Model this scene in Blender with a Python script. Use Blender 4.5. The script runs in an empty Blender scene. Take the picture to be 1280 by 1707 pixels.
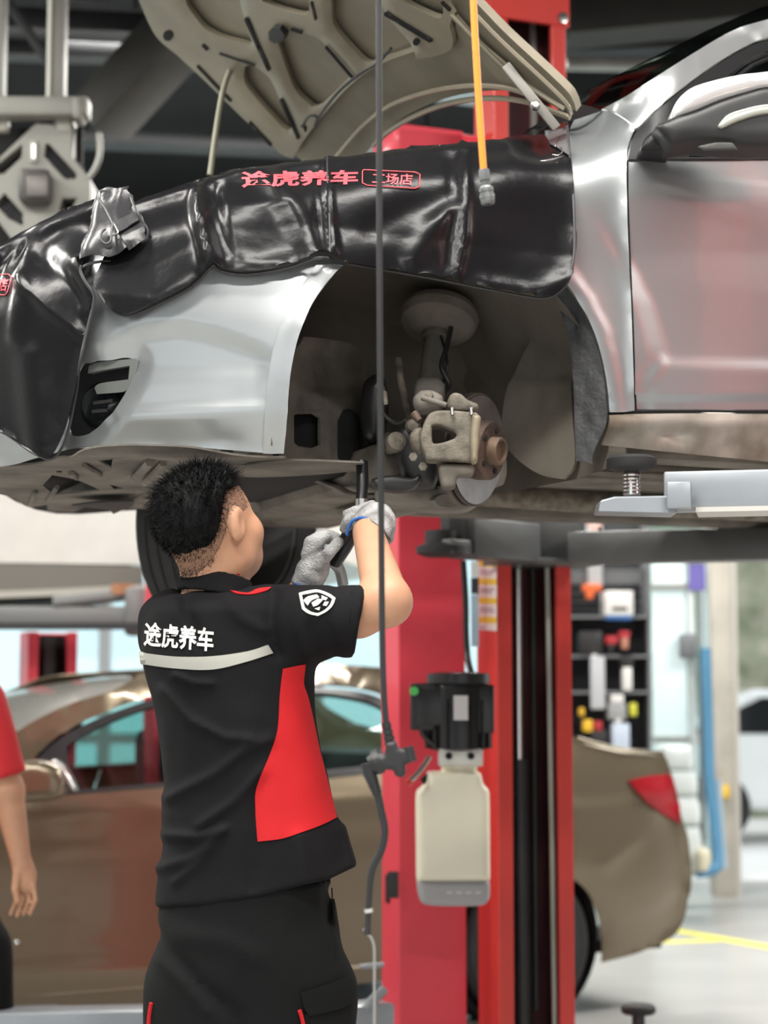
import bpy, bmesh, math, random
import numpy as np
from mathutils import Vector, Matrix
from mathutils.geometry import delaunay_2d_cdt
from mathutils.bvhtree import BVHTree
random.seed(7); np.random.seed(7)
SC = bpy.context.scene
COL = SC.collection
# ---------------------------------------------------------------- camera
FPX, CX, CY, CAMH, HOR = 3200.0, 640.0, 853.5, 1.30, 1175.0
TILT = math.atan((HOR - CY) / FPX)
FW = np.array([0, math.cos(TILT), math.sin(TILT)]); UPV = np.array([0, -math.sin(TILT), math.cos(TILT)])
RT = np.array([1.0, 0, 0]); CAM = np.array([0, 0, CAMH])
cd = bpy.data.cameras.new('camera'); cam = bpy.data.objects.new('camera', cd); COL.objects.link(cam)
cam.location = CAM; cam.rotation_euler = (math.pi / 2 + TILT, 0, 0)
cd.sensor_fit = 'VERTICAL'; cd.sensor_height = 36; cd.lens = FPX / 1707 * 36; cd.clip_end = 300
cd.dof.use_dof = True; cd.dof.focus_distance = 3.85; cd.dof.aperture_fstop = 3.0
SC.camera = cam
SC.view_settings.view_transform = 'Standard'; SC.view_settings.look = 'None'
SC.view_settings.gamma = 1; SC.view_settings.use_curve_mapping = False
SC.view_settings.exposure = 0.0
# ---------------------------------------------------------------- world and lights
W = bpy.data.worlds.new('World'); SC.world = W; W.use_nodes = True
bg = W.node_tree.nodes['Background']; bg.inputs[0].default_value = (0.93, 0.97, 1.0, 1); bg.inputs[1].default_value = 1.45
def area(name, loc, sx, sy, power, rot=(0, 0, 0), col=(1, 0.97, 0.92)):
    l = bpy.data.lights.new(name, 'AREA'); l.shape = 'RECTANGLE'; l.size = sx; l.size_y = sy
    l.energy = power; l.color = col
    o = bpy.data.objects.new(name, l); COL.objects.link(o); o.location = loc; o.rotation_euler = rot
    return o
LED_AND_FILL = [  # ceiling tube and fill rows: x, y, length along, power
    (-2.6, 3.4, 2.4, 150), (0.35, 2.9, 2.4, 150), (5.2, 3.6, 2.4, 170), (-1.2, 0.6, 2.4, 240), (1.6, -1.8, 2.4, 240),
    (-0.5, 9.6, 2.4, 190), (1.0, 11.6, 2.4, 200), (4.8, 9.0, 2.4, 200), (-5.2, 9.6, 2.4, 200),
    (4.2, 7.6, 2.4, 230), (-3.9, 5.6, 2.4, 200)]  # unseen pair, added to brighten the posts and sedan behind
for i, (x, y, L, p) in enumerate(LED_AND_FILL):
    area('led_and_fill_light', (x, y, 4.55), L, 0.55, p, (0, 0, math.radians(22)))
# ---------------------------------------------------------------- projection helpers
def ray(px, py):
    px = np.asarray(px, float); py = np.asarray(py, float)
    return FW + RT * ((px - CX) / FPX)[..., None] + UPV * ((CY - py) / FPX)[..., None]
def at(px, py, Y):
    d = ray(px, py); return CAM + d * (np.asarray(Y) / d[..., 1])[..., None] if d.ndim > 1 else CAM + d * (Y / d[1])
def proj(P):
    P = np.asarray(P, float) - CAM
    z = P @ FW
    return CX + FPX * (P @ RT) / z, CY - FPX * (P @ UPV) / z
def V(*a): return np.array(a, float)
def unit(v): v = np.asarray(v, float); return v / np.linalg.norm(v)
# ---------------------------------------------------------------- materials
MATS = {}
def mat(name, col, rough=0.5, metal=0.0, var=0.0, vscale=8.0, bump=0.0, bscale=60.0, coat=0.0, col2=None, trans=0.0, emit=None, estr=1.0,
        spec=0.5, detail=4.0, alpha=1.0, coat_rough=0.05, sss=0.0, sheen=0.0, streak=None):
    if name in MATS: return MATS[name]
    m = bpy.data.materials.new(name); m.use_nodes = True; nt = m.node_tree; N = nt.nodes; L = nt.links
    b = N['Principled BSDF']; c = (*col, 1)
    b.inputs['Base Color'].default_value = c; b.inputs['Roughness'].default_value = rough; b.inputs['Metallic'].default_value = metal
    b.inputs['Coat Weight'].default_value = coat; b.inputs['Coat Roughness'].default_value = coat_rough
    b.inputs['Transmission Weight'].default_value = trans; b.inputs['Specular IOR Level'].default_value = spec
    b.inputs['Alpha'].default_value = alpha
    if sss: b.inputs['Subsurface Weight'].default_value = sss; b.inputs['Subsurface Radius'].default_value = (0.01, 0.004, 0.002)
    if sheen: b.inputs['Sheen Weight'].default_value = sheen
    if emit: b.inputs['Emission Color'].default_value = (*emit, 1); b.inputs['Emission Strength'].default_value = estr
    tc = N.new('ShaderNodeTexCoord')
    if var or col2:
        n = N.new('ShaderNodeTexNoise'); n.inputs['Scale'].default_value = vscale; n.inputs['Detail'].default_value = detail
        if streak:
            mp = N.new('ShaderNodeMapping'); mp.inputs['Scale'].default_value = streak
            L.new(tc.outputs['Object'], mp.inputs['Vector']); L.new(mp.outputs['Vector'], n.inputs['Vector'])
        else: L.new(tc.outputs['Object'], n.inputs['Vector'])
        r = N.new('ShaderNodeValToRGB'); r.color_ramp.elements[0].position = 0.35; r.color_ramp.elements[1].position = 0.68
        c2 = col2 if col2 else tuple(max(0, x * (1 - var)) for x in col)
        c1 = col if col2 else tuple(min(1, x * (1 + var)) for x in col)
        r.color_ramp.elements[0].color = (*c1, 1); r.color_ramp.elements[1].color = (*c2, 1)
        L.new(n.outputs['Fac'], r.inputs['Fac']); L.new(r.outputs['Color'], b.inputs['Base Color'])
    if bump:
        n2 = N.new('ShaderNodeTexNoise'); n2.inputs['Scale'].default_value = bscale; n2.inputs['Detail'].default_value = 5
        L.new(tc.outputs['Object'], n2.inputs['Vector'])
        bp = N.new('ShaderNodeBump'); bp.inputs['Strength'].default_value = bump; bp.inputs['Distance'].default_value = 0.01
        L.new(n2.outputs['Fac'], bp.inputs['Height']); L.new(bp.outputs['Normal'], b.inputs['Normal'])
    MATS[name] = m; return m
def glass_mat(name, tint=(0.8, 0.95, 0.95), mixf=0.12, rough=0.02):
    if name in MATS: return MATS[name]
    m = bpy.data.materials.new(name); m.use_nodes = True; nt = m.node_tree; N = nt.nodes; L = nt.links
    N.remove(N['Principled BSDF']); out = N['Material Output']
    t = N.new('ShaderNodeBsdfTransparent'); t.inputs[0].default_value = (*tint, 1)
    g = N.new('ShaderNodeBsdfGlossy'); g.inputs['Roughness'].default_value = rough
    mx = N.new('ShaderNodeMixShader'); mx.inputs[0].default_value = mixf
    L.new(t.outputs[0], mx.inputs[1]); L.new(g.outputs[0], mx.inputs[2]); L.new(mx.outputs[0], out.inputs[0])
    MATS[name] = m; return m
# ---------------------------------------------------------------- object helpers
def tag(o, label=None, cat=None, group=None, kind=None):
    if label: o['label'] = label
    if cat: o['category'] = cat
    if group: o['group'] = group
    if kind: o['kind'] = kind
    return o
def empty(name, loc=(0, 0, 0), label=None, cat=None, group=None):
    o = bpy.data.objects.new(name, None); COL.objects.link(o); o.location = loc; o.empty_display_size = 0.1
    return tag(o, label, cat, group)
def link(name, me, m, parent=None, smooth=True, label=None):
    if m: me.materials.append(m)
    o = bpy.data.objects.new(name, me); COL.objects.link(o)
    if parent is not None:
        o.parent = parent; o.matrix_parent_inverse = parent_inv(parent)
    if smooth and len(me.polygons): me.polygons.foreach_set('use_smooth', [True] * len(me.polygons))
    if label: o['label'] = label
    return o
def parent_inv(p):
    return Matrix.Translation(-Vector(p.location)) if p.type == 'EMPTY' else Matrix.Identity(4)
def mesh(name, verts, faces, m, parent=None, smooth=True, label=None, recalc=False, angle=None):
    me = bpy.data.meshes.new(name); me.from_pydata([tuple(map(float, v)) for v in verts], [], [tuple(map(int, f)) for f in faces]); me.update()
    if recalc:
        bm = bmesh.new(); bm.from_mesh(me); bmesh.ops.recalc_face_normals(bm, faces=bm.faces); bm.to_mesh(me); bm.free()
    o = link(name, me, m, parent, smooth, label)
    if smooth and angle: sharp(me, angle)
    return o
def sharp(me, deg):
    bm = bmesh.new(); bm.from_mesh(me); a = math.radians(deg)
    for e in bm.edges:
        if len(e.link_faces) == 2 and e.calc_face_angle(0) > a: e.smooth = False
    bm.to_mesh(me); bm.free()
def bm_obj(name, bm, m, parent=None, smooth=False, label=None, angle=35):
    me = bpy.data.meshes.new(name); bm.to_mesh(me); bm.free()
    o = link(name, me, m, parent, smooth, label)
    if smooth: sharp(me, angle)
    return o
def frame_mat(o, x, y, z):
    M = Matrix.Identity(4)
    for i, a in enumerate((x, y, z)):
        for j in range(3): M[j][i] = float(a[j])
    for j in range(3): M[j][3] = float(o[j])
    return M
def box(name, c, size, m, parent=None, yaw=0.0, bevel=0.0, label=None, axes=None, seg=2):
    bm = bmesh.new(); bmesh.ops.create_cube(bm, size=1); bmesh.ops.scale(bm, vec=size, verts=bm.verts)
    if bevel: bmesh.ops.bevel(bm, geom=bm.edges[:], offset=bevel, segments=seg, affect='EDGES', profile=0.5)
    M = frame_mat(c, *axes) if axes is not None else Matrix.Translation(Vector(map(float, c))) @ Matrix.Rotation(yaw, 4, 'Z')
    bm.transform(M); return bm_obj(name, bm, m, parent, smooth=bool(bevel), label=label, angle=40)
def prism(name, poly2, o, ax, ay, az, depth, m, parent=None, bevel=0.0, label=None, holes=None):
    """outline in the ax/ay plane at o, pushed back along az by depth"""
    o, ax, ay, az = map(lambda a: np.asarray(a, float), (o, ax, ay, az))
    P = [Vector((float(x), float(y))) for x, y in poly2]; n = len(P)
    ed = [(i, (i + 1) % n) for i in range(n)]; loops = [list(range(n))]; pts = list(P)
    for h in holes or []:
        k = len(pts); pts += [Vector((float(x), float(y))) for x, y in h]; ed += [(k + i, k + (i + 1) % len(h)) for i in range(len(h))]; loops.append(list(range(k, k + len(h))))
    r = delaunay_2d_cdt(pts, ed, [], 0, 1e-7); vs = r[0]; tri = r[2]
    def inside(c):
        if not pip(c, poly2): return False
        return not any(pip(c, h) for h in (holes or []))
    F = [f for f in tri if inside(((vs[f[0]].x + vs[f[1]].x + vs[f[2]].x) / 3, (vs[f[0]].y + vs[f[1]].y + vs[f[2]].y) / 3))]
    A = [o + ax * v.x + ay * v.y for v in vs]; B = [a + az * depth for a in A]; k = len(A)
    faces = [tuple(f) for f in F] + [tuple(k + i for i in reversed(f)) for f in F]
    cnt = {}
    for f in F:
        for a, b in ((f[0], f[1]), (f[1], f[2]), (f[2], f[0])): cnt[(a, b)] = 1
    for a, b in cnt:
        if (b, a) not in cnt: faces.append((b, a, a + k, b + k))
    ob = mesh(name, A + B, faces, m, parent, smooth=False, label=label, recalc=True)
    if bevel:
        md = ob.modifiers.new('bevel', 'BEVEL'); md.width = bevel; md.segments = 2; md.limit_method = 'ANGLE'
    return ob
def tube(name, pts, rad, m, parent=None, sides=10, label=None, cap=True, curve=True, sub=6, flat=1.0):
    pts = [np.asarray(p, float) for p in pts]
    rad = [rad] * len(pts) if np.isscalar(rad) else list(rad)
    if curve and len(pts) > 2:
        q, rr = [], []
        for i in range(len(pts) - 1):
            p0, p1, p2, p3 = pts[max(i - 1, 0)], pts[i], pts[i + 1], pts[min(i + 2, len(pts) - 1)]
            for k in range(sub):
                t = k / sub
                q.append(0.5 * (2 * p1 + (p2 - p0) * t + (2 * p0 - 5 * p1 + 4 * p2 - p3) * t * t + (3 * p1 - p0 - 3 * p2 + p3) * t ** 3))
                rr.append(rad[i] * (1 - t) + rad[i + 1] * t)
        q.append(pts[-1]); rr.append(rad[-1]); pts, rad = q, rr
    n = len(pts); vs = []; fs = []
    up = None
    for i in range(n):
        t = unit(pts[min(i + 1, n - 1)] - pts[max(i - 1, 0)])
        if up is None: up = V(0, 0, 1) if abs(t[2]) < 0.9 else V(1, 0, 0)
        s = np.cross(t, up); s = s / (np.linalg.norm(s) + 1e-12); up = np.cross(s, t)
        for k in range(sides):
            a = 2 * math.pi * k / sides
            vs.append(pts[i] + rad[i] * (math.cos(a) * s + flat * math.sin(a) * up))
    for i in range(n - 1):
        for k in range(sides):
            a, b = i * sides + k, i * sides + (k + 1) % sides
            fs.append((a, b, b + sides, a + sides))
    if cap: fs.append(tuple(range(sides))[::-1]); fs.append(tuple((n - 1) * sides + k for k in range(sides)))
    return mesh(name, vs, fs, m, parent, recalc=True, label=label, angle=50)
def lathe(name, prof, o, axis, m, parent=None, seg=40, label=None, angle=30, cap=True):
    """prof: (radius, distance along axis)"""
    ax = unit(axis); s = unit(np.cross(ax, V(0, 0, 1) if abs(ax[2]) < 0.9 else V(1, 0, 0))); t = np.cross(ax, s); o = np.asarray(o, float)
    vs, fs = [], []
    for r, h in prof:
        for k in range(seg):
            a = 2 * math.pi * k / seg; vs.append(o + ax * h + r * (math.cos(a) * s + math.sin(a) * t))
    for i in range(len(prof) - 1):
        for k in range(seg):
            a, b = i * seg + k, i * seg + (k + 1) % seg; fs.append((a, b, b + seg, a + seg))
    if cap and prof[0][0] > 1e-6: fs.append(tuple(range(seg)))
    if cap and prof[-1][0] > 1e-6: fs.append(tuple((len(prof) - 1) * seg + k for k in range(seg)))
    ob = mesh(name, vs, fs, m, parent, recalc=True, label=label)
    bm = bmesh.new(); bm.from_mesh(ob.data); bmesh.ops.remove_doubles(bm, verts=bm.verts, dist=1e-6); bm.to_mesh(ob.data); bm.free(); sharp(ob.data, angle)
    return ob
# ---------------------------------------------------------------- traced panels on real surfaces
def pip(p, poly):
    x, y = p; c = False; n = len(poly); j = n - 1
    for i in range(n):
        xi, yi = poly[i]; xj, yj = poly[j]
        if (yi > y) != (yj > y) and x < (xj - xi) * (y - yi) / (yj - yi) + xi: c = not c
        j = i
    return c
def pip_many(P, poly):
    P = np.asarray(P, float); x, y = P[:, 0], P[:, 1]; c = np.zeros(len(P), bool); n = len(poly); j = n - 1
    for i in range(n):
        xi, yi = poly[i]; xj, yj = poly[j]
        if yi != yj:
            t = ((yi > y) != (yj > y)) & (x < (xj - xi) * (y - yi) / (yj - yi) + xi); c ^= t
        j = i
    return c
def rounded(poly, step, corner=38):
    """Catmull-Rom through the outline, corners sharper than `corner` degrees kept"""
    P = [np.asarray(p, float) for p in poly]; n = len(P); out = []
    def iscorner(i):
        a, b = P[i] - P[i - 1], P[(i + 1) % n] - P[i]
        c = np.dot(a, b) / (np.linalg.norm(a) * np.linalg.norm(b) + 1e-9)
        return math.degrees(math.acos(max(-1, min(1, c)))) > corner
    C = [iscorner(i) for i in range(n)]
    for i in range(n):
        p1, p2 = P[i], P[(i + 1) % n]; p0 = P[i - 1] if not C[i] else 2 * p1 - p2; p3 = P[(i + 2) % n] if not C[(i + 1) % n] else 2 * p2 - p1
        k = max(1, int(math.ceil(np.linalg.norm(p2 - p1) / step)))
        for q in range(k):
            t = q / k
            out.append(0.5 * (2 * p1 + (p2 - p0) * t + (2 * p0 - 5 * p1 + 4 * p2 - p3) * t * t + (3 * p1 - p0 - 3 * p2 + p3) * t ** 3))
    return out
def tess(poly, step, holes=(), corner=38):
    B = rounded(poly, step, corner); Hs = [rounded(h, step, corner) for h in holes]
    Ba = np.array(B); lo, hi = Ba.min(0), Ba.max(0); g = []
    r = 0; y = lo[1] + step * 0.5
    while y < hi[1]:
        x = lo[0] + (step * 0.5 if r % 2 else 0)
        while x < hi[0]: g.append((x, y)); x += step
        y += step * 0.87; r += 1
    pts = list(B); ed = [(i, (i + 1) % len(B)) for i in range(len(B))]
    for h in Hs:
        k = len(pts); pts += h; ed += [(k + i, k + (i + 1) % len(h)) for i in range(len(h))]
    if g:
        g = np.array(g); ok = pip_many(g, B)
        for h in Hs: ok &= ~pip_many(g, h)
        g = g[ok]; A = np.array(pts)
        if len(g):
            keep = np.array([np.min(((A - q) ** 2).sum(1)) > (0.45 * step) ** 2 for q in g]); pts += list(g[keep])
    r = delaunay_2d_cdt([Vector((float(p[0]), float(p[1]))) for p in pts], ed, [], 0, 1e-5)
    vs = np.array([(v.x, v.y) for v in r[0]]); tr = np.array([f for f in r[2] if len(f) == 3])
    cen = vs[tr].mean(1); ok = pip_many(cen, B)
    for h in Hs: ok &= ~pip_many(cen, h)
    return vs, tr[ok]
def solid(P, tri, thick, back=None):
    """closed sheet: front layer P, back layer moved along the mean normal (away from the viewer)"""
    P = np.asarray(P, float); n = np.zeros_like(P)
    fn = np.cross(P[tri[:, 1]] - P[tri[:, 0]], P[tri[:, 2]] - P[tri[:, 0]])
    for k in range(3): np.add.at(n, tri[:, k], fn)
    n /= (np.linalg.norm(n, axis=1)[:, None] + 1e-12)
    flip = ((n * (P - CAM)).sum(1).mean() > 0)
    if flip: n = -n
    tri = np.array(tri); k = len(P)
    Q = P - n * thick if back is None else P + np.asarray(back, float)
    faces = [tuple(t) for t in tri] + [tuple(k + i for i in t[::-1]) for t in tri]
    s = set()
    for t in tri:
        for a, b in ((t[0], t[1]), (t[1], t[2]), (t[2], t[0])): s.add((int(a), int(b)))
    for a, b in s:
        if (b, a) not in s: faces.append((b, a, a + k, b + k))
    return np.vstack([P, Q]), faces, n
def trace(name, poly, surf, m, parent=None, step=14, thick=0.003, holes=(), off=0.0, label=None, corner=38, disp=None, back=None, angle=45, relax=0):
    uv, tri = tess(poly, step, holes, corner)
    P = surf(uv[:, 0], uv[:, 1])
    if relax: P = relaxed(uv, tri, P, relax)
    ok = np.isfinite(P).all(1)
    if not ok.all():
        P[~ok] = P[ok].mean(0) if ok.any() else 0
        tri = np.array([t for t in tri if ok[t].all()]).reshape(-1, 3)
    if off or disp is not None:
        _, _, n = solid(P, tri, 0.001)
        d = off + (disp(uv[:, 0], uv[:, 1]) if disp is not None else 0)
        P = P + n * (np.ones(len(P)) * d)[:, None]
    vs, fs, _ = solid(P, tri, thick, back)
    ob = mesh(name, vs, fs, m, parent, recalc=True, label=label)
    sharp(ob.data, angle); return ob
def relaxed(uv, tri, P, it):
    """even out the depth along each ray, so a draped sheet hangs smoothly"""
    y = P[:, 1].copy(); n = len(y); ok = np.isfinite(y); y[~ok] = np.mean(y[ok])
    e = np.vstack([tri[:, [0, 1]], tri[:, [1, 2]], tri[:, [2, 0]]]); e = np.vstack([e, e[:, ::-1]])
    c = np.bincount(e[:, 0], minlength=n)
    for _ in range(it):
        a = np.bincount(e[:, 0], weights=y[e[:, 1]], minlength=n) / np.maximum(c, 1); y = np.where(c > 0, .4 * y + .6 * a, y)
    return at(uv[:, 0], uv[:, 1], y)
def plane_surf(p, n):
    p, n = np.asarray(p, float), np.asarray(n, float)
    def f(px, py):
        d = ray(px, py); t = ((p - CAM) @ n) / (d @ n); return CAM + d * t[..., None]
    return f
def plane3(a, b, c): return plane_surf(a, np.cross(np.asarray(b) - a, np.asarray(c) - a))
def implicit(Fn, y0, y1, n=140):
    def f(px, py):
        d = ray(px, py); T = np.linspace(y0, y1, n); k = len(d)
        lo = np.full(k, np.nan); hi = np.full(k, np.nan); prev = Fn(CAM + d * (T[0] / d[:, 1:2]))
        for i in range(1, n):
            cur = Fn(CAM + d * (T[i] / d[:, 1:2]))
            hit = np.isnan(lo) & (prev > 0) & (cur <= 0); lo[hit] = T[i - 1]; hi[hit] = T[i]; prev = cur
        for _ in range(18):
            md = (lo + hi) / 2; v = Fn(CAM + d * (np.nan_to_num(md, nan=1.0)[:, None] / d[:, 1:2])); pos = v > 0
            lo = np.where(pos, md, lo); hi = np.where(pos, hi, md)
        md = (lo + hi) / 2
        return CAM + d * (md[:, None] / d[:, 1:2])
    return f
def bvh_of(objs):
    vs, fs = [], []
    for o in objs:
        k = len(vs); vs += [v.co.copy() for v in o.data.vertices]; fs += [[k + i for i in p.vertices] for p in o.data.polygons]
    return BVHTree.FromPolygons(vs, fs)
def bvh_surf(objs, fallback=None):
    T = bvh_of(objs if isinstance(objs, (list, tuple)) else [objs]); c = Vector(CAM)
    def f(px, py):
        d = ray(px, py); out = np.full((len(d), 3), np.nan)
        for i, q in enumerate(d):
            h = T.ray_cast(c, Vector(q).normalized())
            if h[0] is not None: out[i] = h[0]
        bad = ~np.isfinite(out).all(1)
        if bad.any() and not bad.all():
            yy = out[~bad, 1]; g = np.array(list(zip(px, py))); gb = g[~bad]
            for i in np.where(bad)[0]:
                j = np.argmin(((gb - g[i]) ** 2).sum(1)); out[i] = at(px[i], py[i], yy[j])
        return out
    return f
def lettering(name, text, quad, surf, m, parent, off=0.003, bold=0.02, thick=0.0015, cuts=1, label=None):
    """characters as flat print: glyph outlines mapped into an image quad (TL, TR, BR, BL), laid on the surface"""
    cu = bpy.data.curves.new(name, 'FONT'); cu.body = text; cu.size = 1; cu.offset = bold; cu.resolution_u = 3
    o = bpy.data.objects.new(name, cu); COL.objects.link(o); bpy.context.view_layer.update()
    me = bpy.data.meshes.new_from_object(o.evaluated_get(bpy.context.evaluated_depsgraph_get()))
    COL.objects.unlink(o); bpy.data.objects.remove(o)
    bm = bmesh.new(); bm.from_mesh(me); bmesh.ops.triangulate(bm, faces=bm.faces)
    if cuts: bmesh.ops.subdivide_edges(bm, edges=[e for e in bm.edges if e.calc_length() > 0.12], cuts=cuts); bmesh.ops.triangulate(bm, faces=bm.faces)
    co = np.array([v.co[:2] for v in bm.verts]); tri = np.array([[v.index for v in f.verts] for f in bm.faces]); bm.free(); bpy.data.meshes.remove(me)
    lo, hi = co.min(0), co.max(0); u = (co - lo) / (hi - lo); q = [np.asarray(a, float) for a in quad]
    U, Vv = u[:, :1], 1 - u[:, 1:]
    uv = q[0] * (1 - U) * (1 - Vv) + q[1] * U * (1 - Vv) + q[2] * U * Vv + q[3] * (1 - U) * Vv
    P = surf(uv[:, 0], uv[:, 1]); d = (CAM - P); d /= np.linalg.norm(d, axis=1)[:, None]
    P = P + d * off
    vs, fs, _ = solid(P, tri, thick, back=-d * thick)
    return mesh(name, vs, fs, m, parent, recalc=True, smooth=False, label=label)
# ---------------------------------------------------------------- signed-distance modelling
def smin(a, b, k):
    h = np.clip(0.5 + 0.5 * (b - a) / k, 0, 1); return b * (1 - h) + a * h - k * h * (1 - h)
def smax(a, b, k): return -smin(-a, -b, k)
def s_caps(P, a, b, r0, r1):
    a, b = np.asarray(a, float), np.asarray(b, float); ab = b - a
    t = np.clip(((P - a) @ ab) / (ab @ ab), 0, 1); return np.linalg.norm(P - a - t[..., None] * ab, axis=-1) - (r0 + (r1 - r0) * t)
def s_ell(P, c, r, axes=None):
    q = P - np.asarray(c, float)
    if axes is not None: q = np.stack([q @ np.asarray(a, float) for a in axes], -1)
    r = np.asarray(r, float); k0 = np.linalg.norm(q / r, axis=-1); k1 = np.linalg.norm(q / (r * r), axis=-1)
    return k0 * (k0 - 1) / (k1 + 1e-9)
def s_box(P, c, h, axes=None, r=0.0):
    q = P - np.asarray(c, float)
    if axes is not None: q = np.stack([q @ np.asarray(a, float) for a in axes], -1)
    d = np.abs(q) - (np.asarray(h, float) - r)
    return np.linalg.norm(np.maximum(d, 0), axis=-1) + np.minimum(d.max(-1), 0) - r
def vnoise(P, s, seed=0):
    q = P * s + seed * 17.3
    return (np.sin(q[..., 0] * 1.7 + np.sin(q[..., 1] * 2.3 + 1.1)) + np.sin(q[..., 1] * 1.9 + np.sin(q[..., 2] * 2.1 + 2.7)) + np.sin(q[..., 2] * 1.6 + np.sin(q[..., 0] * 2.6 + .4))) / 3
def px_ridge(P, line, w, amp):
    """fold along an image polyline: how far to push the surface out there"""
    x, y = proj(P); best = np.full(x.shape, 1e9)
    for (ax, ay), (bx, by) in zip(line[:-1], line[1:]):
        dx, dy = bx - ax, by - ay; t = np.clip(((x - ax) * dx + (y - ay) * dy) / (dx * dx + dy * dy), 0, 1)
        best = np.minimum(best, (x - ax - t * dx) ** 2 + (y - ay - t * dy) ** 2)
    return amp * np.exp(-best / (w * w))
def sdf(name, fn, lo, hi, h, m, parent=None, label=None, smooth_it=1):
    lo, hi = np.asarray(lo, float), np.asarray(hi, float); n = np.maximum(4, np.ceil((hi - lo) / h).astype(int) + 1)
    ax = [lo[i] + h * np.arange(n[i]) for i in range(3)]
    G = np.stack(np.meshgrid(*ax, indexing='ij'), -1); val = fn(G.reshape(-1, 3)).reshape(n)
    for a in range(3):
        sl = [slice(None)] * 3; sl[a] = 0; val[tuple(sl)] = np.maximum(val[tuple(sl)], 1e-4); sl[a] = -1; val[tuple(sl)] = np.maximum(val[tuple(sl)], 1e-4)
    ins = val < 0; acc = np.zeros(tuple(n - 1) + (3,)); cnt = np.zeros(tuple(n - 1))
    corners = [(i, j, k) for i in (0, 1) for j in (0, 1) for k in (0, 1)]
    sub = lambda A, c: A[c[0]:n[0] - 1 + c[0], c[1]:n[1] - 1 + c[1], c[2]:n[2] - 1 + c[2]]
    for c in corners:
        for a in range(3):
            if c[a]: continue
            e = list(c); e[a] = 1; va, vb = sub(val, c), sub(val, e); x = (va < 0) != (vb < 0)
            t = np.where(x, va / np.where(x, va - vb, 1), 0)
            for q in range(3): acc[..., q] += np.where(x, (c[q] + (t if q == a else 0)), 0)
            cnt += x
    act = cnt > 0; idx = np.full(act.shape, -1, int); idx[act] = np.arange(act.sum()); ci = np.argwhere(act)
    vs = lo + h * (ci + acc[act] / cnt[act][:, None]); F = []
    for a in range(3):
        b, c = (a + 1) % 3, (a + 2) % 3; s0 = [slice(None)] * 3; s1 = [slice(None)] * 3; s0[a] = slice(0, -1); s1[a] = slice(1, None)
        A, B = ins[tuple(s0)], ins[tuple(s1)]; ch = A != B
        e = np.argwhere(ch); ok = (e[:, b] > 0) & (e[:, c] > 0) & (e[:, b] < n[b] - 1) & (e[:, c] < n[c] - 1); e = e[ok]
        fl = A[tuple(e.T)]
        def ix(db, dc):
            q = e.copy(); q[:, b] -= db; q[:, c] -= dc; return idx[tuple(q.T)]
        f = np.stack([ix(0, 0), ix(1, 0), ix(1, 1), ix(0, 1)], 1); f[~fl] = f[~fl][:, ::-1]; F.append(f)
    F = np.vstack(F); F = F[(F >= 0).all(1)]
    me = bpy.data.meshes.new(name); me.from_pydata(vs.tolist(), [], F[:, ::-1].tolist()); me.update()
    if smooth_it:
        bm = bmesh.new(); bm.from_mesh(me)
        for _ in range(smooth_it): bmesh.ops.smooth_vert(bm, verts=bm.verts, factor=0.5, use_axis_x=True, use_axis_y=True, use_axis_z=True)
        bmesh.ops.recalc_face_normals(bm, faces=bm.faces); bm.to_mesh(me); bm.free()
    return link(name, me, m, parent, True, label)
def mirror_part(o, P0, nrm, name=None, parent=None):
    """a copy of a panel on the far side of the car's middle plane"""
    c = o.copy(); c.data = o.data.copy(); COL.objects.link(c); c.parent = parent or o.parent; c.matrix_parent_inverse = parent_inv(c.parent)
    P0, nrm = np.asarray(P0, float), unit(nrm)
    co = np.array([v.co[:] for v in c.data.vertices]); co = co - 2 * ((co - P0) @ nrm)[:, None] * nrm
    for v, q in zip(c.data.vertices, co): v.co = Vector(q)
    c.data.flip_normals()
    if name: c.name = name
    return c
def fill_depth(f):
    def g(px, py):
        out = f(px, py); bad = ~np.isfinite(out).all(1)
        if bad.any() and not bad.all():
            q = np.stack([px, py], 1); gb = q[~bad]; yy = out[~bad, 1]
            for i in np.where(bad)[0]:
                d2 = ((gb - q[i]) ** 2).sum(1); out[i] = at(px[i], py[i], yy[np.argmin(d2)])
        return out
    return g
def poly_sd(x, y, poly):
    """signed distance to a closed polygon (negative inside)"""
    n = len(poly); best = np.full(x.shape, 1e9); ins = np.zeros(x.shape, bool); j = n - 1
    for i in range(n):
        xi, yi = poly[i]; xj, yj = poly[j]; dx, dy = xj - xi, yj - yi
        t = np.clip(((x - xi) * dx + (y - yi) * dy) / (dx * dx + dy * dy + 1e-12), 0, 1)
        best = np.minimum(best, (x - xi - t * dx) ** 2 + (y - yi - t * dy) ** 2)
        if yi != yj: ins ^= ((yi > y) != (yj > y)) & (x < (xj - xi) * (y - yi) / (yj - yi) + xi)
        j = i
    d = np.sqrt(best); return np.where(ins, -d, d)
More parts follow.
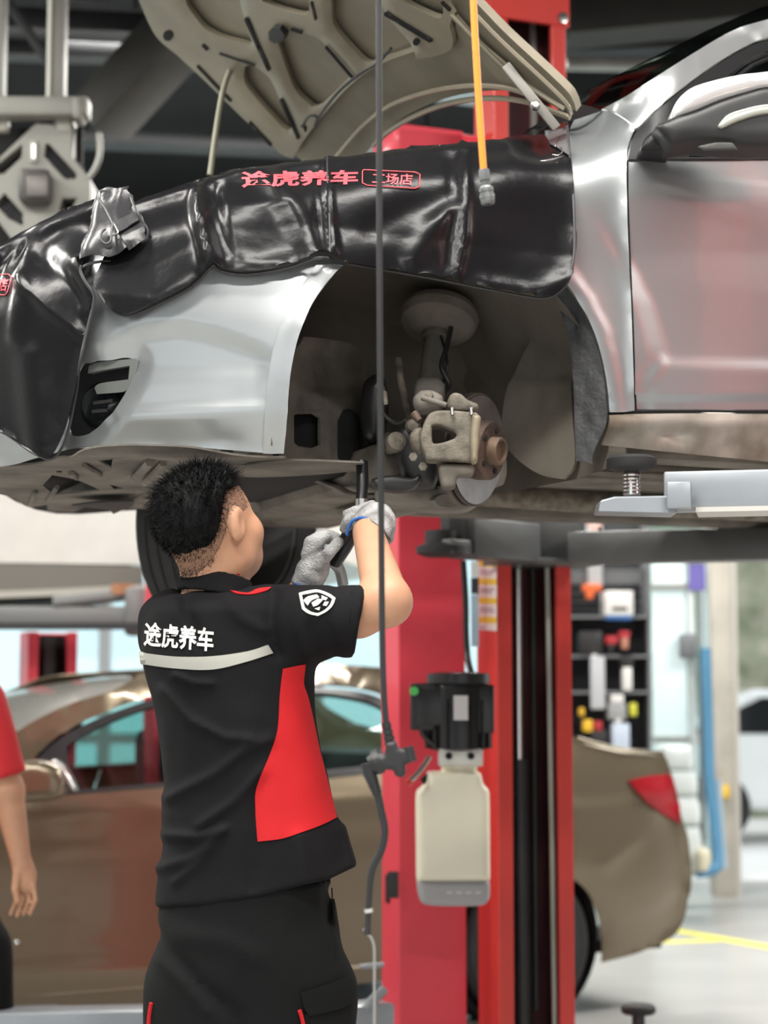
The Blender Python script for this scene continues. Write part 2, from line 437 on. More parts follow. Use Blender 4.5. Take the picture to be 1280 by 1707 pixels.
def chunk(name, poly, Yc, hd, m, parent=None, rnd=0.012, h=0.005, holes=(), label=None, extra=None, step=12, corner=38, taper=0.0):
    """rounded solid: image outline taken to the plane y=Yc at real size, thickness 2*hd along y"""
    R = [at(p[0], p[1], Yc) for p in rounded(poly, step, corner)]; R2 = [(p[0], p[2]) for p in R]
    H2 = [[(q[0], q[2]) for q in (at(p[0], p[1], Yc) for p in rounded(hh, step, corner))] for hh in holes]
    A = np.array(R2)
    def fn(P):
        d = poly_sd(P[:, 0], P[:, 2], R2) + taper * np.abs(P[:, 1] - Yc)
        for q in H2: d = smax(d, -poly_sd(P[:, 0], P[:, 2], q), rnd * .5)
        d = smax(d, np.abs(P[:, 1] - Yc) - hd, rnd)
        return extra(P, d) if extra else d
    return sdf(name, fn, (A[:, 0].min() - .012, Yc - hd - .012, A[:, 1].min() - .012), (A[:, 0].max() + .012, Yc + hd + .012, A[:, 1].max() + .012), h, m, parent, label)
def edge_tube(name, pts, surf, r, m, parent, off=0.004, label=None, sides=6, sub=3):
    pts = np.array(pts, float); P = surf(pts[:, 0], pts[:, 1]); d = CAM - P; d /= np.linalg.norm(d, axis=1)[:, None]
    return tube(name, list(P + d * off), r, m, parent, sides=sides, sub=sub, label=label)
# ================================================================ the building
TH = math.radians(22)
RR = V(math.cos(TH), math.sin(TH), 0)      # along the bays, towards the cars' rear
NN = V(-math.sin(TH), math.cos(TH), 0)     # across the bays, away from the viewer
ZZ = V(0, 0, 1)
M_floor = mat('polished_concrete', (0.39, 0.39, 0.375), 0.30, var=0.10, vscale=1.3, bump=0.02, bscale=30, detail=8)
M_wall = mat('dark_wall', (0.02, 0.021, 0.023), 0.8, var=0.2, vscale=2)
M_ceil = mat('black_ceiling', (0.012, 0.013, 0.015), 0.9, var=0.3, vscale=1.5)
M_white = mat('white_wall', (0.75, 0.76, 0.75), 0.7, var=0.04)
M_alu = mat('brushed_aluminium', (0.62, 0.64, 0.65), 0.35, 0.9)
M_pane = glass_mat('window_glass', (0.82, 0.95, 0.96), 0.08)
def struct(o): o['kind'] = 'structure'; return o
struct(mesh('floor', [(-16, -9, 0), (16, -9, 0), (16, 14.5, 0), (-16, 14.5, 0), (-16, -9, -.15), (16, -9, -.15), (16, 14.5, -.15), (-16, 14.5, -.15)],
            [(0, 1, 2, 3), (7, 6, 5, 4), (0, 4, 5, 1), (1, 5, 6, 2), (2, 6, 7, 3), (3, 7, 4, 0)], M_floor, smooth=False))
struct(box('ceiling', (0, 5.2, 5.3), (32, 18.8, 0.2), M_ceil))
struct(box('wall_left', (-8.6, 5.2, 2.6), (0.2, 18.6, 5.2), M_white))
struct(box('wall_front_unseen', (0, -4.1, 4.0), (32, 0.2, 2.4), mat('grey_wall', (.22, .22, .215), .7)))  # unseen; dark above and open below to shape the frontal light
for k_ in (-1, 1): struct(box('wall_front_unseen', (k_ * 12.0, -4.1, 1.4), (9, 0.2, 2.8), MATS['grey_wall']))
struct(box('wall_right', (9.4, 2.6, 2.6), (0.2, 13.4, 5.2), MATS['grey_wall']))
struct(box('wall_back', (0, 14.6, 4.25), (32, 0.2, 1.9), M_wall))
M_hedge = mat('hedge_leaves', (0.26, 0.29, 0.19), 0.8, var=0.0, vscale=3.5, col2=(0.52, 0.50, 0.40), detail=8, bump=0.8, bscale=14)
M_pave = mat('bright_paving', (0.82, 0.82, 0.80), 0.8, var=0.04)
struct(box('ground_outside', (0, 26, -0.1), (70, 23, 0.16), M_pave))
# glazed back wall: frames with panes
gl = struct(empty('window_1', (0, 14.5, 0)))
edges = [-8.5, -6.9, -5.3, -3.7, -2.1, -0.5, 1.05, 2.46]
for i, x in enumerate(edges): box('window_post', (x, 14.5, 1.65), (0.09, 0.12, 3.3), M_alu, gl)
for z in (0.06, 1.05, 2.45, 3.28): box('window_rail', (-3.0, 14.5, z), (11.0, 0.09, 0.08), M_alu, gl)
for i in range(len(edges) - 1):
    for z0, z1 in ((0.1, 1.01), (1.09, 2.41), (2.49, 3.24)):
        a, b = edges[i] + .05, edges[i + 1] - .05
        box('pane', ((a + b) / 2, 14.5, (z0 + z1) / 2), (b - a, 0.012, z1 - z0), M_pane, gl)
# opening on the right: pale portal post
M_post = mat('beige_post', (0.42, 0.39, 0.34), 0.6, var=0.08)
p = at(1203, 1300, 13.4)
po = struct(empty('pillar_right', (p[0], 13.4, 0)))
box('post', (p[0], 13.4, 1.7), (0.15, 0.2, 3.4), M_post, po, bevel=0.01)
box('post_cap', (p[0] + .09, 13.45, 1.7), (0.04, 0.26, 3.4), mat('pale_edge', (0.48, 0.46, 0.42), 0.6), po)
q = at(1203, 1320, 13.28); box('door_catch', q, (0.10, 0.06, 0.09), mat('catch_yellow', (0.75, 0.48, 0.04), 0.5), po, bevel=0.01)
# hedge behind the opening and a pale car outside
hd = empty('hedge', (5.5, 23, 0), 'grey-green hedge seen outside through the open bay door', 'hedge')
def hedge_fn(P): return s_box(P, (6.0, 23.5, 1.6), (4.0, 0.7, 1.9), r=.3) + 0.16 * vnoise(P, 5, 1) + 0.10 * vnoise(P, 11, 2)
sdf('foliage', hedge_fn, (1.7, 22.4, -.1), (10.3, 24.6, 3.9), 0.1, M_hedge, hd)
M_carwhite = mat('car_white', (0.85, 0.86, 0.87), 0.25, coat=0.6)
M_blackglass = mat('dark_glass', (0.012, 0.014, 0.016), 0.06, spec=0.6)
M_tyre = mat('tyre_rubber', (0.016, 0.016, 0.017), 0.75, var=0.25, vscale=30)
oc = empty('parked_car', (4.3, 19.2, 0), 'white car parked outside beyond the beige door post', 'car')
bm = bmesh.new()
sil = [(0, .35), (.15, .3), (3.9, .3), (4.1, .4), (4.12, .75), (3.9, .92), (3.1, 1.0), (2.4, 1.42), (1.2, 1.45), (.35, 1.05), (.05, .95)]
o0 = V(2.35, 18.4, 0)
prism('body', sil, o0, V(1, 0, 0), V(0, 0, 1), V(0, 1, 0), 1.75, M_carwhite, oc, bevel=0.08)
prism('side_window', [(.55, 1.03), (2.95, 1.02), (2.35, 1.34), (1.25, 1.37)], o0 + V(0, -.012, 0), V(1, 0, 0), V(0, 0, 1), V(0, 1, 0), .02, M_blackglass, oc)
for x in (.8, 3.25): lathe('wheel', [(0.0, 0), (.18, 0), (.2, .02), (.31, .02), (.33, .05), (.33, .2), (.3, .22), (0, .22)], o0 + V(x, -.05, .33), V(0, 1, 0), M_tyre, oc, seg=28)
# yellow floor lines
M_yel = mat('yellow_line', (0.80, 0.74, 0.12), 0.5, var=0.12, vscale=6)
def floor_pt(px, py): d = ray(px, py); return CAM + d * (-CAMH / d[2])
def floor_line(a, b, w, label):
    A, B = floor_pt(*a), floor_pt(*b); t = unit(B - A); s = V(-t[1], t[0], 0) * w / 2; z = V(0, 0, .003)
    o = mesh('floor_line', [A - s, B - s, B + s, A + s, A - s + z, B - s + z, B + s + z, A + s + z], [(4, 5, 6, 7), (3, 2, 1, 0), (0, 1, 5, 4), (1, 2, 6, 5), (2, 3, 7, 6), (3, 0, 4, 7)], M_yel, smooth=False)
    tag(o, label, 'floor line')
floor_line((1118, 1550), (1330, 1588), 0.11, 'long yellow line painted on the floor, running to the edge of the picture')
floor_line((1100, 1571), (1196, 1568), 0.09, 'short yellow line painted on the floor behind the bronze sedan bumper')
# ---------------------------------------------------------------- dark roof space
M_duct = mat('dark_duct', (0.040, 0.040, 0.036), 0.55, 0.3, var=0.1)
M_steel = mat('dark_steel', (0.05, 0.052, 0.055), 0.5, 0.6)
M_gal = mat('galvanised', (0.30, 0.30, 0.28), 0.45, 0.6, var=0.1)
def beam(name, p0, p1, w, h, m, label, cat, group=None):
    p0, p1 = np.asarray(p0, float), np.asarray(p1, float); L = np.linalg.norm(p1 - p0); x = (p1 - p0) / L
    up = V(0, 0, 1) if abs(x[2]) < .9 else V(0, 1, 0); y = unit(np.cross(up, x)); z = np.cross(x, y)
    return tag(box(name, (p0 + p1) / 2, (L, w, h), m, axes=(x, y, z), bevel=min(w, h) * .06), label, cat, group)
beam('roof_beam', at(-200, 28, 8.6), at(560, 62, 9.4), .18, .10, M_steel, 'upper dark steel beam crossing under the black ceiling', 'beam')
beam('roof_beam', at(-200, 78, 8.8), at(560, 102, 9.6), .14, .07, M_steel, 'lower dark steel beam crossing under the black ceiling', 'beam')
beam('air_duct', at(170, 196, 9.0), at(330, 20, 8.6), .24, .24, M_duct, 'wide grey air duct slanting down left of the open bonnet', 'duct')
ct_ = beam('cable_tray', at(120, 232, 10.4), at(520, 250, 10.8), .2, .06, M_steel, 'thin dark cable tray behind the open bonnet', 'tray')
for q_ in (at(180, 234, 10.45), at(460, 247, 10.74)): box('hanger_rod', (q_[0], q_[1], (q_[2] + 5.2) / 2), (.02, .02, 5.2 - q_[2]), M_steel, ct_)
beam('cable_conduit', at(8, -5, 7.9), at(86, 112, 7.9), .04, .04, M_steel, 'thin dark conduit slanting between the ceiling supports', 'conduit')
beam('roof_pipe', at(940, 106, 9.2), at(1330, 112, 9.6), .08, .05, M_gal, 'slim grey pipe under the ceiling above the windscreen', 'pipe')
beam('roof_girder', at(930, 40, 9.6), at(1400, -4, 9.9), .3, .20, M_duct, 'dark girder under the ceiling at the upper right', 'girder')
beam('roof_girder', at(930, 78, 10.6), at(1400, 58, 10.6), .3, .16, M_steel, 'black girder low under the ceiling right of the red post', 'girder')
for (x, y, L, p_), lab in zip((LED_AND_FILL[5], LED_AND_FILL[6], LED_AND_FILL[7], LED_AND_FILL[8]), ('flat ceiling light behind the open bonnet', 'flat ceiling light far back above the tool rack', 'flat ceiling light right of the tall red post', 'flat ceiling light above the cream van')):
    lt = empty('ceiling_light', (x, y, 4.6), lab, 'light', 'flat lights under the ceiling')
    box('housing', (x, y, 4.62), (L, .6, .06), M_alu, lt, yaw=TH)
    for k in (-1, 1): box('hanger', (x + k * .8 * math.cos(TH), y + k * .8 * math.sin(TH), 4.93), (.015, .015, .56), M_steel, lt)
# ================================================================ the raised silver car
LZ = 1.60
HINGE = at(953, 194, 4.22)
CO = V(0.139, 3.92, LZ)
def to_car(P): q = P - CO; return q @ RR, q @ NN, q[..., 2]
def from_car(x, y, z): return CO + RR * x + NN * y + ZZ * z
YC, X0, AF, PW = 0.89, -0.26, 0.68, 2.4
def body_F(P, grow=0.0, hang=-9.0):
    x, y, z = to_car(P)
    t = np.interp(np.maximum(z, hang), [.05, .12, .18, .215, .25, .284, .36, .46, .62, .80, .867, .95, 1.4], [.15, .11, .075, .052, .034, .022, .008, 0, 0, .006, .012, .035, .20])
    topz = np.interp(x, [-.95, -.75, -.55, -.3, 0, .3, .5, .7], [.60, .655, .72, .80, .872, .925, 1.05, 1.6])
    q = z - topz
    tt = np.interp(q, [-.2, -.12, -.07, -.035, 0, .02, .035, .05], [0, .006, .022, .05, .13, .24, .42, .88])
    t = t + tt - grow; tf = t * 1.0
    # wheel-arch swelling
    r = np.hypot(x, z - .29); t = t - 0.012 * np.exp(-((r - .37) / .06) ** 2) * (x > -.45)
    u = np.maximum(0, X0 - x) / np.maximum(.05, AF - tf); v = np.maximum(0, YC - y) / np.maximum(.02, YC - t)
    return (np.power(u ** PW + v ** PW, 1 / PW) - 1) * YC
def near_only(f):
    def g(px, py):
        P = f(px, py); x, y, z = to_car(P)
        with np.errstate(invalid='ignore'): P[y > .10 + 1.3 * np.maximum(0, -x - .40) + (x > .5) * .5] = np.nan
        return P
    return g
body_s = fill_depth(near_only(implicit(lambda P: body_F(P), 2.6, 5.6, 170)))
M_silver = mat('silver_paint', (0.405, 0.428, 0.436), 0.34, 0.7, coat=0.7, coat_rough=0.04, var=0.02, vscale=5)
M_black = mat('black_plastic', (0.018, 0.018, 0.019), 0.45, var=0.2, vscale=20)
M_satin = mat('satin_black', (0.012, 0.012, 0.013), 0.4, spec=.3)
M_dust = mat('dusty_underbody', (0.20, 0.185, 0.155), 0.75, var=0, vscale=7, col2=(0.085, 0.078, 0.066), detail=8, bump=0.3, bscale=40)
M_dustd = mat('dark_dusty_metal', (0.19, 0.168, 0.138), 0.75, vscale=9, col2=(0.085, 0.075, 0.063), detail=8, bump=0.4, bscale=30)
M_liner = mat('liner_plastic', (0.17, 0.148, 0.120), 0.8, vscale=6, col2=(0.10, 0.088, 0.073), detail=8, bump=0.25, bscale=25)
M_cast = mat('dusty_cast_metal', (0.22, 0.195, 0.155), 0.7, 0.3, vscale=38, col2=(0.105, 0.092, 0.074), bump=0.2, bscale=200, detail=9)
M_rust = mat('rusted_steel', (0.125, 0.085, 0.062), 0.65, 0.5, vscale=22, col2=(0.07, 0.05, 0.042), bump=0.3, bscale=90)
M_disc = mat('disc_steel', (0.36, 0.35, 0.345), 0.38, 0.9, var=0.12, vscale=20)
M_discd = mat('disc_dark_steel', (0.07, 0.058, 0.05), 0.6, 0.6, var=0.3, vscale=25)
M_hood = mat('bonnet_underside_paint', (0.36, 0.32, 0.24), 0.42, 0.35, vscale=4, col2=(0.25, 0.22, 0.165), detail=6, coat=0.2)
M_hoodskin = mat('bonnet_inner_skin', (0.36, 0.325, 0.25), 0.5, 0.3, vscale=5, col2=(0.26, 0.235, 0.18), detail=6)
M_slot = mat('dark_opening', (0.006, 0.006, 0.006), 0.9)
car = empty('raised_car', from_car(0, .89, 0), 'silver car raised high on the lift with its bonnet open and front wheel removed', 'car')
fog = [(137, 606), (157, 600), (190, 596), (219, 594), (225, 599), (221, 620), (203, 658), (180, 695), (161, 712), (142, 722), (116, 727), (112, 690), (122, 640)]
bumper_poly = [(-170, 500), (-80, 470), (0, 440), (60, 410), (110, 390), (165, 375), (222, 380), (330, 350), (440, 335), (560, 340), (575, 436), (556, 458), (535, 485), (515, 518), (498, 560), (487, 605), (481, 650),
               (478, 700), (473, 756), (440, 755), (380, 750), (300, 744), (200, 743), (130, 746), (60, 764), (0, 778), (-170, 792)]
def bump_disp(x, y):
    # flange round the wheel opening, brow crease and lower lip crease
    a = np.array([(573, 445), (515, 518), (487, 605), (478, 700), (472, 760)], float)
    d = np.full(x.shape, 1e9)
    for p, q in zip(a[:-1], a[1:]):
        v = q - p; t = np.clip(((x - p[0]) * v[0] + (y - p[1]) * v[1]) / (v @ v), 0, 1); d = np.minimum(d, np.hypot(x - p[0] - t * v[0], y - p[1] - t * v[1]))
    fl = 0
    yc = np.interp(x, [180, 240, 300, 360, 456], [560, 540, 533, 545, 578])        # brow
    below = np.clip((y - yc) / 26, 0, 1); br = -0.016 * below * np.clip((x - 165) / 60, 0, 1) * np.clip((470 - x) / 40, 0, 1) * np.clip((700 - y) / 90, 0, 1)
    yl = np.interp(x, [200, 300, 440], [697, 690, 682]); lo = 0.004 * np.exp(-((y - yl) / 11) ** 2) * np.clip((x - 190) / 30, 0, 1)
    fogd = poly_sd(x, y, fog); rim = -0.012 * np.clip(1 - fogd / 26, 0, 1) * (fogd > -40)
    return fl + br + lo + rim
bump_o = trace('front_bumper', bumper_poly, body_s, M_silver, car, step=9, thick=0.004, relax=8, holes=[fog], disp=bump_disp)
trace('arch_flange', [(573, 441), (556, 458), (535, 485), (515, 518), (498, 560), (487, 605), (481, 650), (478, 700), (473, 756), (438, 755), (441, 690), (446, 640), (456, 580), (474, 530), (500, 482), (526, 443)], body_s, M_silver, bump_o, step=8, thick=.008, off=.007, relax=4, corner=50)
fender_poly = [(572, 350), (700, 300), (800, 280), (900, 268), (944, 258), (950, 215), (958, 199), (1004, 184), (1024, 190), (1047, 204), (1057, 216), (1048, 238), (1044, 265), (1045, 328), (1048, 410), (1051, 480), (1055, 592), (1058, 684),
               (1040, 687), (1015, 688), (1010, 640), (1000, 590), (985, 545), (965, 508), (942, 474), (905, 440), (850, 412), (780, 396), (700, 394), (620, 412), (578, 438)]
def fend_disp(x, y):
    a = np.array([(930, 460), (965, 505), (985, 545), (1000, 590), (1010, 640), (1015, 690)], float); d = np.full(x.shape, 1e9)
    for p, q in zip(a[:-1], a[1:]):
        v = q - p; t = np.clip(((x - p[0]) * v[0] + (y - p[1]) * v[1]) / (v @ v), 0, 1); d = np.minimum(d, np.hypot(x - p[0] - t * v[0], y - p[1] - t * v[1]))
    fl = 0.008 * np.clip(1 - d / 26, 0, 1) ** .5
    # swage curve that continues onto the door
    xc = np.interp(y, [350, 400, 455, 501, 571, 598, 653], [985, 1020, 1052, 1074, 1095, 1101, 1066])
    return fl - 0.009 * np.clip((x - xc + 18) / 36, 0, 1) * np.clip((y - 330) / 90, 0, 1)
fend_o = trace('front_fender', fender_poly, body_s, M_silver, car, step=10, thick=0.004, relax=14, disp=fend_disp)
door_poly = [(1048, 268), (1130, 267), (1280, 266), (1440, 263), (1440, 678), (1280, 683), (1062, 683), (1059, 640), (1058, 592), (1054, 480), (1051, 410), (1048, 328)]
def door_disp(x, y):
    xc = np.interp(y, [268, 350, 400, 455, 501, 571, 598, 653, 690], [900, 985, 1020, 1052, 1074, 1095, 1101, 1066, 1060])
    yl = np.interp(x, [1060, 1101, 1280, 1440], [640, 598, 604, 608])
    scal = -0.009 * np.clip((x - xc + 18) / 36, 0, 1) * np.clip((y - 330) / 90, 0, 1)
    low = 0.008 * np.clip((y - yl + 6) / 20, 0, 1) * np.clip((x - 1062) / 30, 0, 1)
    return scal + low - 0.006 * np.clip((y - 662) / 4, 0, 1)
door_o = trace('front_door', door_poly, body_s, M_silver, car, step=9, thick=0.006, disp=door_disp)
# dark gap between wing and door
edge_tube('door_gap', [(1046, 268), (1046, 328), (1049, 410), (1052, 480), (1056, 592), (1060, 686)], body_s, 0.0022, M_slot, car, off=-0.004)
edge_tube('sill_gap', [(1015, 689), (1060, 686), (1160, 685), (1280, 686), (1440, 684)], body_s, 0.003, M_slot, car, off=-0.004)
M_sill = mat('dirty_silver_sill', (0.44, 0.40, 0.35), 0.5, 0.4, vscale=9, col2=(0.17, 0.145, 0.105), detail=10)
def sill_disp(x, y):
    dent = -0.020 * np.exp(-(((x - 1128) / 34) ** 2 + ((y - 722) / 15) ** 2)) + 0.008 * np.exp(-(((x - 1170) / 26) ** 2 + ((y - 715) / 16) ** 2))
    return dent + 0.010 * np.exp(-((y - 705) / 14) ** 2)
trace('rocker_panel', [(1014, 692), (1060, 690), (1160, 689), (1280, 690), (1440, 688), (1440, 790), (1280, 770), (1140, 756), (1003, 742), (1010, 718)], body_s, M_sill, car, step=8, thick=0.006, disp=sill_disp)
# ---- A pillar, windscreen, side window
apil = trace('windscreen_pillar', [(1005, 181), (1044, 160), (1090, 130), (1155, 89), (1221, 51), (1280, 32), (1440, -12), (1440, 22), (1280, 62), (1237, 80), (1188, 109), (1139, 145), (1090, 185), (1064, 211), (1057, 214), (1047, 202), (1024, 188)], body_s, M_silver, car, step=10, thick=0.01, relax=8)
trace('window_frame', [(1048, 265), (1053, 236), (1064, 213), (1090, 188), (1139, 148), (1188, 112), (1237, 83), (1280, 65), (1440, 26), (1440, 44), (1280, 82), (1221, 120), (1172, 150), (1155, 170), (1150, 262)], body_s, M_satin, car, step=10, thick=0.02, off=-0.004)
trace('side_window', [(1150, 262), (1155, 170), (1172, 150), (1221, 120), (1280, 82), (1440, 44), (1440, 260)], body_s, glass_mat('tinted_glass', (0.18, 0.2, 0.2), 0.06), car, step=20, thick=0.004, off=-0.018)
edge_tube('window_rail', [(1150, 190), (1185, 158), (1230, 128), (1280, 98), (1440, 60)], body_s, 0.006, M_satin, car, off=0.002)
edge_tube('belt_strip', [(1048, 266), (1150, 265), (1280, 264), (1440, 261)], body_s, 0.004, M_black, car, off=0.002)
edge_tube('wing_seam', [(1004, 183), (1024, 189), (1047, 203), (1058, 215)], body_s, 0.0016, mat('seam_white', (.8, .82, .82), .3), car, off=0.001)
M_wind = glass_mat('windscreen_glass', (0.22, 0.25, 0.23), 0.09)
wn = [(953, 200), (1004, 182), (1044, 160), (1090, 130), (1155, 89), (1221, 51), (1280, 32), (1440, -12)]
wf = [(948, 172), (985, 148), (1020, 132), (1060, 113), (1118, 85), (1190, 55), (1280, 28), (1440, -20)]
wa = np.array(wn, float); near = body_s(wa[:, 0], wa[:, 1]); MID = from_car(0, .89, 0)
rows = []
for p_, q_ in zip(near, wf):
    far = p_ - 2 * ((p_ - MID) @ NN) * NN; mid = at(q_[0], q_[1], p_[1] + .50)
    rows.append([(1 - t) ** 2 * p_ + 2 * t * (1 - t) * (2 * mid - .5 * p_ - .5 * far) + t * t * far for t in np.linspace(0, 1, 13)])
nv = 13; mesh('windscreen', [v for r_ in rows for v in r_], [(i * nv + j, i * nv + j + 1, (i + 1) * nv + j + 1, (i + 1) * nv + j) for i in range(len(rows) - 1) for j in range(nv - 1)], M_wind, car)
cwl = plane_surf(HINGE + NN * .06, NN)
trace('cowl_panel', [(880, 216), (905, 200), (925, 186), (952, 168), (1004, 184), (953, 200)], cwl, M_satin, car, step=10, thick=0.01)
# ---- roof and the far half (seen only when the viewpoint shifts)
rp = [from_car(x, y, z) for x, y, z in ((1.15, .32, 1.36), (2.6, .28, 1.40), (2.6, 1.50, 1.40), (1.15, 1.46, 1.36))]
mesh('roof', rp + [p - ZZ * .03 for p in rp], [(0, 1, 2, 3), (7, 6, 5, 4), (0, 4, 5, 1), (1, 5, 6, 2), (2, 6, 7, 3), (3, 7, 4, 0)], M_silver, car, smooth=False)
MID = from_car(0, .89, 0)
for o in (bump_o, fend_o, door_o, apil):
    mp_ = mirror_part(o, MID, NN)
    if o is bump_o:
        for v_ in mp_.data.vertices: v_.co.z += .06 * max(0.0, min(1.0, (2.15 - v_.co.z) / .3))
# ---- door mirror
Ym = float(body_s(np.array([1120.]), np.array([250.]))[0][1]) - 0.12
M_cap = mat('mirror_cap_white', (0.88, 0.90, 0.91), 0.18, 0.2, coat=0.7)
mir = empty('x', (0, 0, 0)); bpy.data.objects.remove(mir)
mb = chunk('door_mirror', [(1084, 222), (1116, 208), (1155, 194), (1188, 180), (1237, 164), (1280, 156), (1390, 160), (1400, 250), (1280, 254), (1231, 254), (1155, 248), (1112, 254), (1096, 240)], Ym, .075, M_black, car, rnd=.03, h=.006, label='black lower shell of the door mirror')
chunk('mirror_cap', [(1116, 211), (1117, 190), (1129, 171), (1149, 156), (1188, 144), (1227, 136), (1254, 133), (1290, 131), (1380, 140), (1395, 170), (1280, 163), (1237, 171), (1188, 185), (1155, 199)], Ym - .005, .085, M_cap, mb, rnd=.05, h=.006, label='white mirror cap')
chunk('mirror_indicator', [(1194, 213), (1208, 195), (1231, 185), (1280, 175), (1360, 176), (1360, 188), (1280, 191), (1237, 201), (1202, 216)], Ym - .074, .012, mat('clear_lens', (0.42, 0.44, 0.38), 0.2, 0.3, coat=.5), mb, rnd=.006, h=.003, label='clear indicator lens')
chunk('mirror_slot', [(1161, 244), (1195, 237), (1222, 238), (1230, 250), (1172, 252)], Ym - .070, .004, mat('slot_grey', (.05, .05, .045), .6), mb, rnd=.003, h=.003)
chunk('mirror_arm', [(1062, 262), (1070, 240), (1092, 222), (1112, 252), (1118, 263)], Ym + .06, .06, M_satin, mb, rnd=.02, h=.005)
# ---- fog lamp recess
fogback = plane_surf(body_s(np.array([165.]), np.array([660.]))[0] + NN * .06 + RR * .05, unit(-NN * .8 - RR * .6))
trace('fog_recess', [(100, 580), (240, 580), (240, 740), (100, 740)], fogback, M_black, car, step=30, thick=0.006)
fg = trace('fog_grille', [(138, 608), (158, 602), (219, 596), (224, 600), (219, 622), (203, 656), (206, 640), (209, 608), (160, 616), (136, 621)], body_s, mat('grille_grey', (.20, .21, .20), .4, .3), car, step=8, thick=.02, off=-0.022)
trace('grille_bar', [(146, 648), (155, 640), (205, 633), (205, 648), (196, 654), (150, 658)], body_s, mat('grille_grey', (.2, .2, .2)), fg, step=8, thick=.02, off=-0.026)
for k, (a, b) in enumerate((((156, 672), (188, 668)), ((154, 686), (180, 684)))):
    edge_tube('grille_fin', [a, b], body_s, .004, M_black, fg, off=-.03)
c = body_s(np.array([137.]), np.array([668.]))[0]
lathe('fog_lamp', [(0, .0), (.035, .006), (.048, .02), (.052, .05), (.04, .07)], c + NN * .03 + RR * .03, unit(NN * .6 + RR * .8), M_blackglass, car, seg=24)
# ---- underside
def under(name, poly, z, m, parent=car, thick=.004, step=14, **k): return trace(name, poly, plane_surf(V(0, 0, z), V(0, 0, 1)), m, parent, step=step, thick=thick, **k)
vent = [(71, 809), (87, 792), (130, 801), (169, 818), (142, 821), (91, 825)]
def tray_disp(x, y): return 0.012 * np.exp(-((y - 752) / 7) ** 2) - .012 * np.exp(-(((x - 217) / 30) ** 2 + ((y - 780) / 20) ** 2))
tray = under('undertray', [(-170, 790), (0, 778), (70, 772), (112, 756), (140, 746), (200, 742), (300, 743), (380, 749), (472, 756), (480, 768), (440, 774), (410, 792), (330, 800), (260, 812), (223, 842), (190, 843), (130, 842), (91, 839), (47, 845), (0, 824), (-170, 806)], LZ + .205, M_dust, disp=tray_disp, holes=[vent, [(163, 768), (189, 768), (186, 783)], [(182, 808), (208, 815), (190, 816)], [(94, 785), (103, 785), (104, 790), (95, 790)]], step=9)
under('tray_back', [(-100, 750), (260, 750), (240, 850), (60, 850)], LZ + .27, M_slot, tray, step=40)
edge_pts = [(45, 845), (91, 839), (130, 842), (190, 846), (223, 842)]
under('air_deflector', [(120, 843), (160, 838), (223, 836), (222, 843), (189, 857), (183, 851)], LZ + .185, M_black, tray, step=10)
for a, b, r in (((95, 812), (78, 838), .006), ((60, 820), (50, 842), .005), ((222, 800), (250, 770), .010), ((240, 806), (272, 772), .008), ((128, 797), (118, 788), .006), ((140, 775), (168, 792), .006)):
    A, B = (CAM + ray(*q) * ((LZ + .200 - CAMH) / ray(*q)[2]) for q in (a, b)); tube('tray_rib', [A, B], r, M_dust, tray, sides=6)
# wheel well: arched liner, inner wall, rear guard
seg = 34; vs = []; fs = []; ys = [.03, .2, .42, .60, .66]; rs = [.385, .40, .40, .385, .34]
for i in range(seg + 1):
    a = math.radians(-13 + 204 * i / seg)
    for y, r in zip(ys, rs):
        rr = r + 0.010 * math.sin(a * 9) * (0.2 < y < .65); vs.append(from_car(rr * math.cos(a), y, .29 + rr * math.sin(a)))
n = len(ys)
for i in range(seg):
    for j in range(n - 1): fs.append((i * n + j, i * n + j + 1, (i + 1) * n + j + 1, (i + 1) * n + j))
mesh('wheel_arch_liner', vs, fs, M_liner, car)
iw = plane_surf(from_car(0, .64, 0), NN)
trace('inner_wing', [(470, 400), (960, 400), (960, 790), (830, 800), (690, 805), (600, 775), (470, 770)], iw, M_liner, car, step=24, thick=.01, disp=lambda x, y: .03 * np.exp(-(((x - 740) / 70) ** 2)) * (y < 640) + .006 * np.sin(x / 37) + 0.01 * np.sin(y / 45))
# front bulkhead of the well with its square hole
fb = plane_surf(from_car(-.33, .3, 0), unit(RR * .55 - NN * .83))
fbo = trace('front_baffle', [(468, 775), (478, 700), (487, 605), (500, 562), (540, 566), (580, 574), (606, 590), (612, 640), (606, 700), (606, 775)], fb, M_dustd, car, step=12, thick=.008, holes=[[(490, 692), (498, 690), (520, 690), (527, 697), (527, 742), (520, 747), (497, 744), (490, 738)]], disp=lambda x, y: .012 * ((x > 520) & (x < 590) & (y > 660)) + .01 * (y < 580))
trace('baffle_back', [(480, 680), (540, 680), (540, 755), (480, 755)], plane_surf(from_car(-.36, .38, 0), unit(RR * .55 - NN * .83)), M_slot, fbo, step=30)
M_guard = mat('worn_splash_guard', (0.045, 0.046, 0.049), 0.55, vscale=5, col2=(0.014, 0.014, 0.015), bump=.25, bscale=70, detail=8, streak=(9, 9, 2))
gpl = plane_surf(from_car(.34, .03, 0), unit(-RR * .72 - NN * .70))
trace('splash_guard', [(924, 480), (944, 476), (965, 507), (985, 546), (999, 590), (1009, 640), (1014, 690), (1010, 716), (998, 740), (990, 764), (991, 775), (976, 770), (963, 769), (961, 714), (959, 653), (956, 608), (950, 560), (938, 525)], gpl, M_guard, car, step=9, thick=.006, off=.012, disp=lambda x, y: .0015 * np.sin(y / 9.) * np.sin(x / 6.))
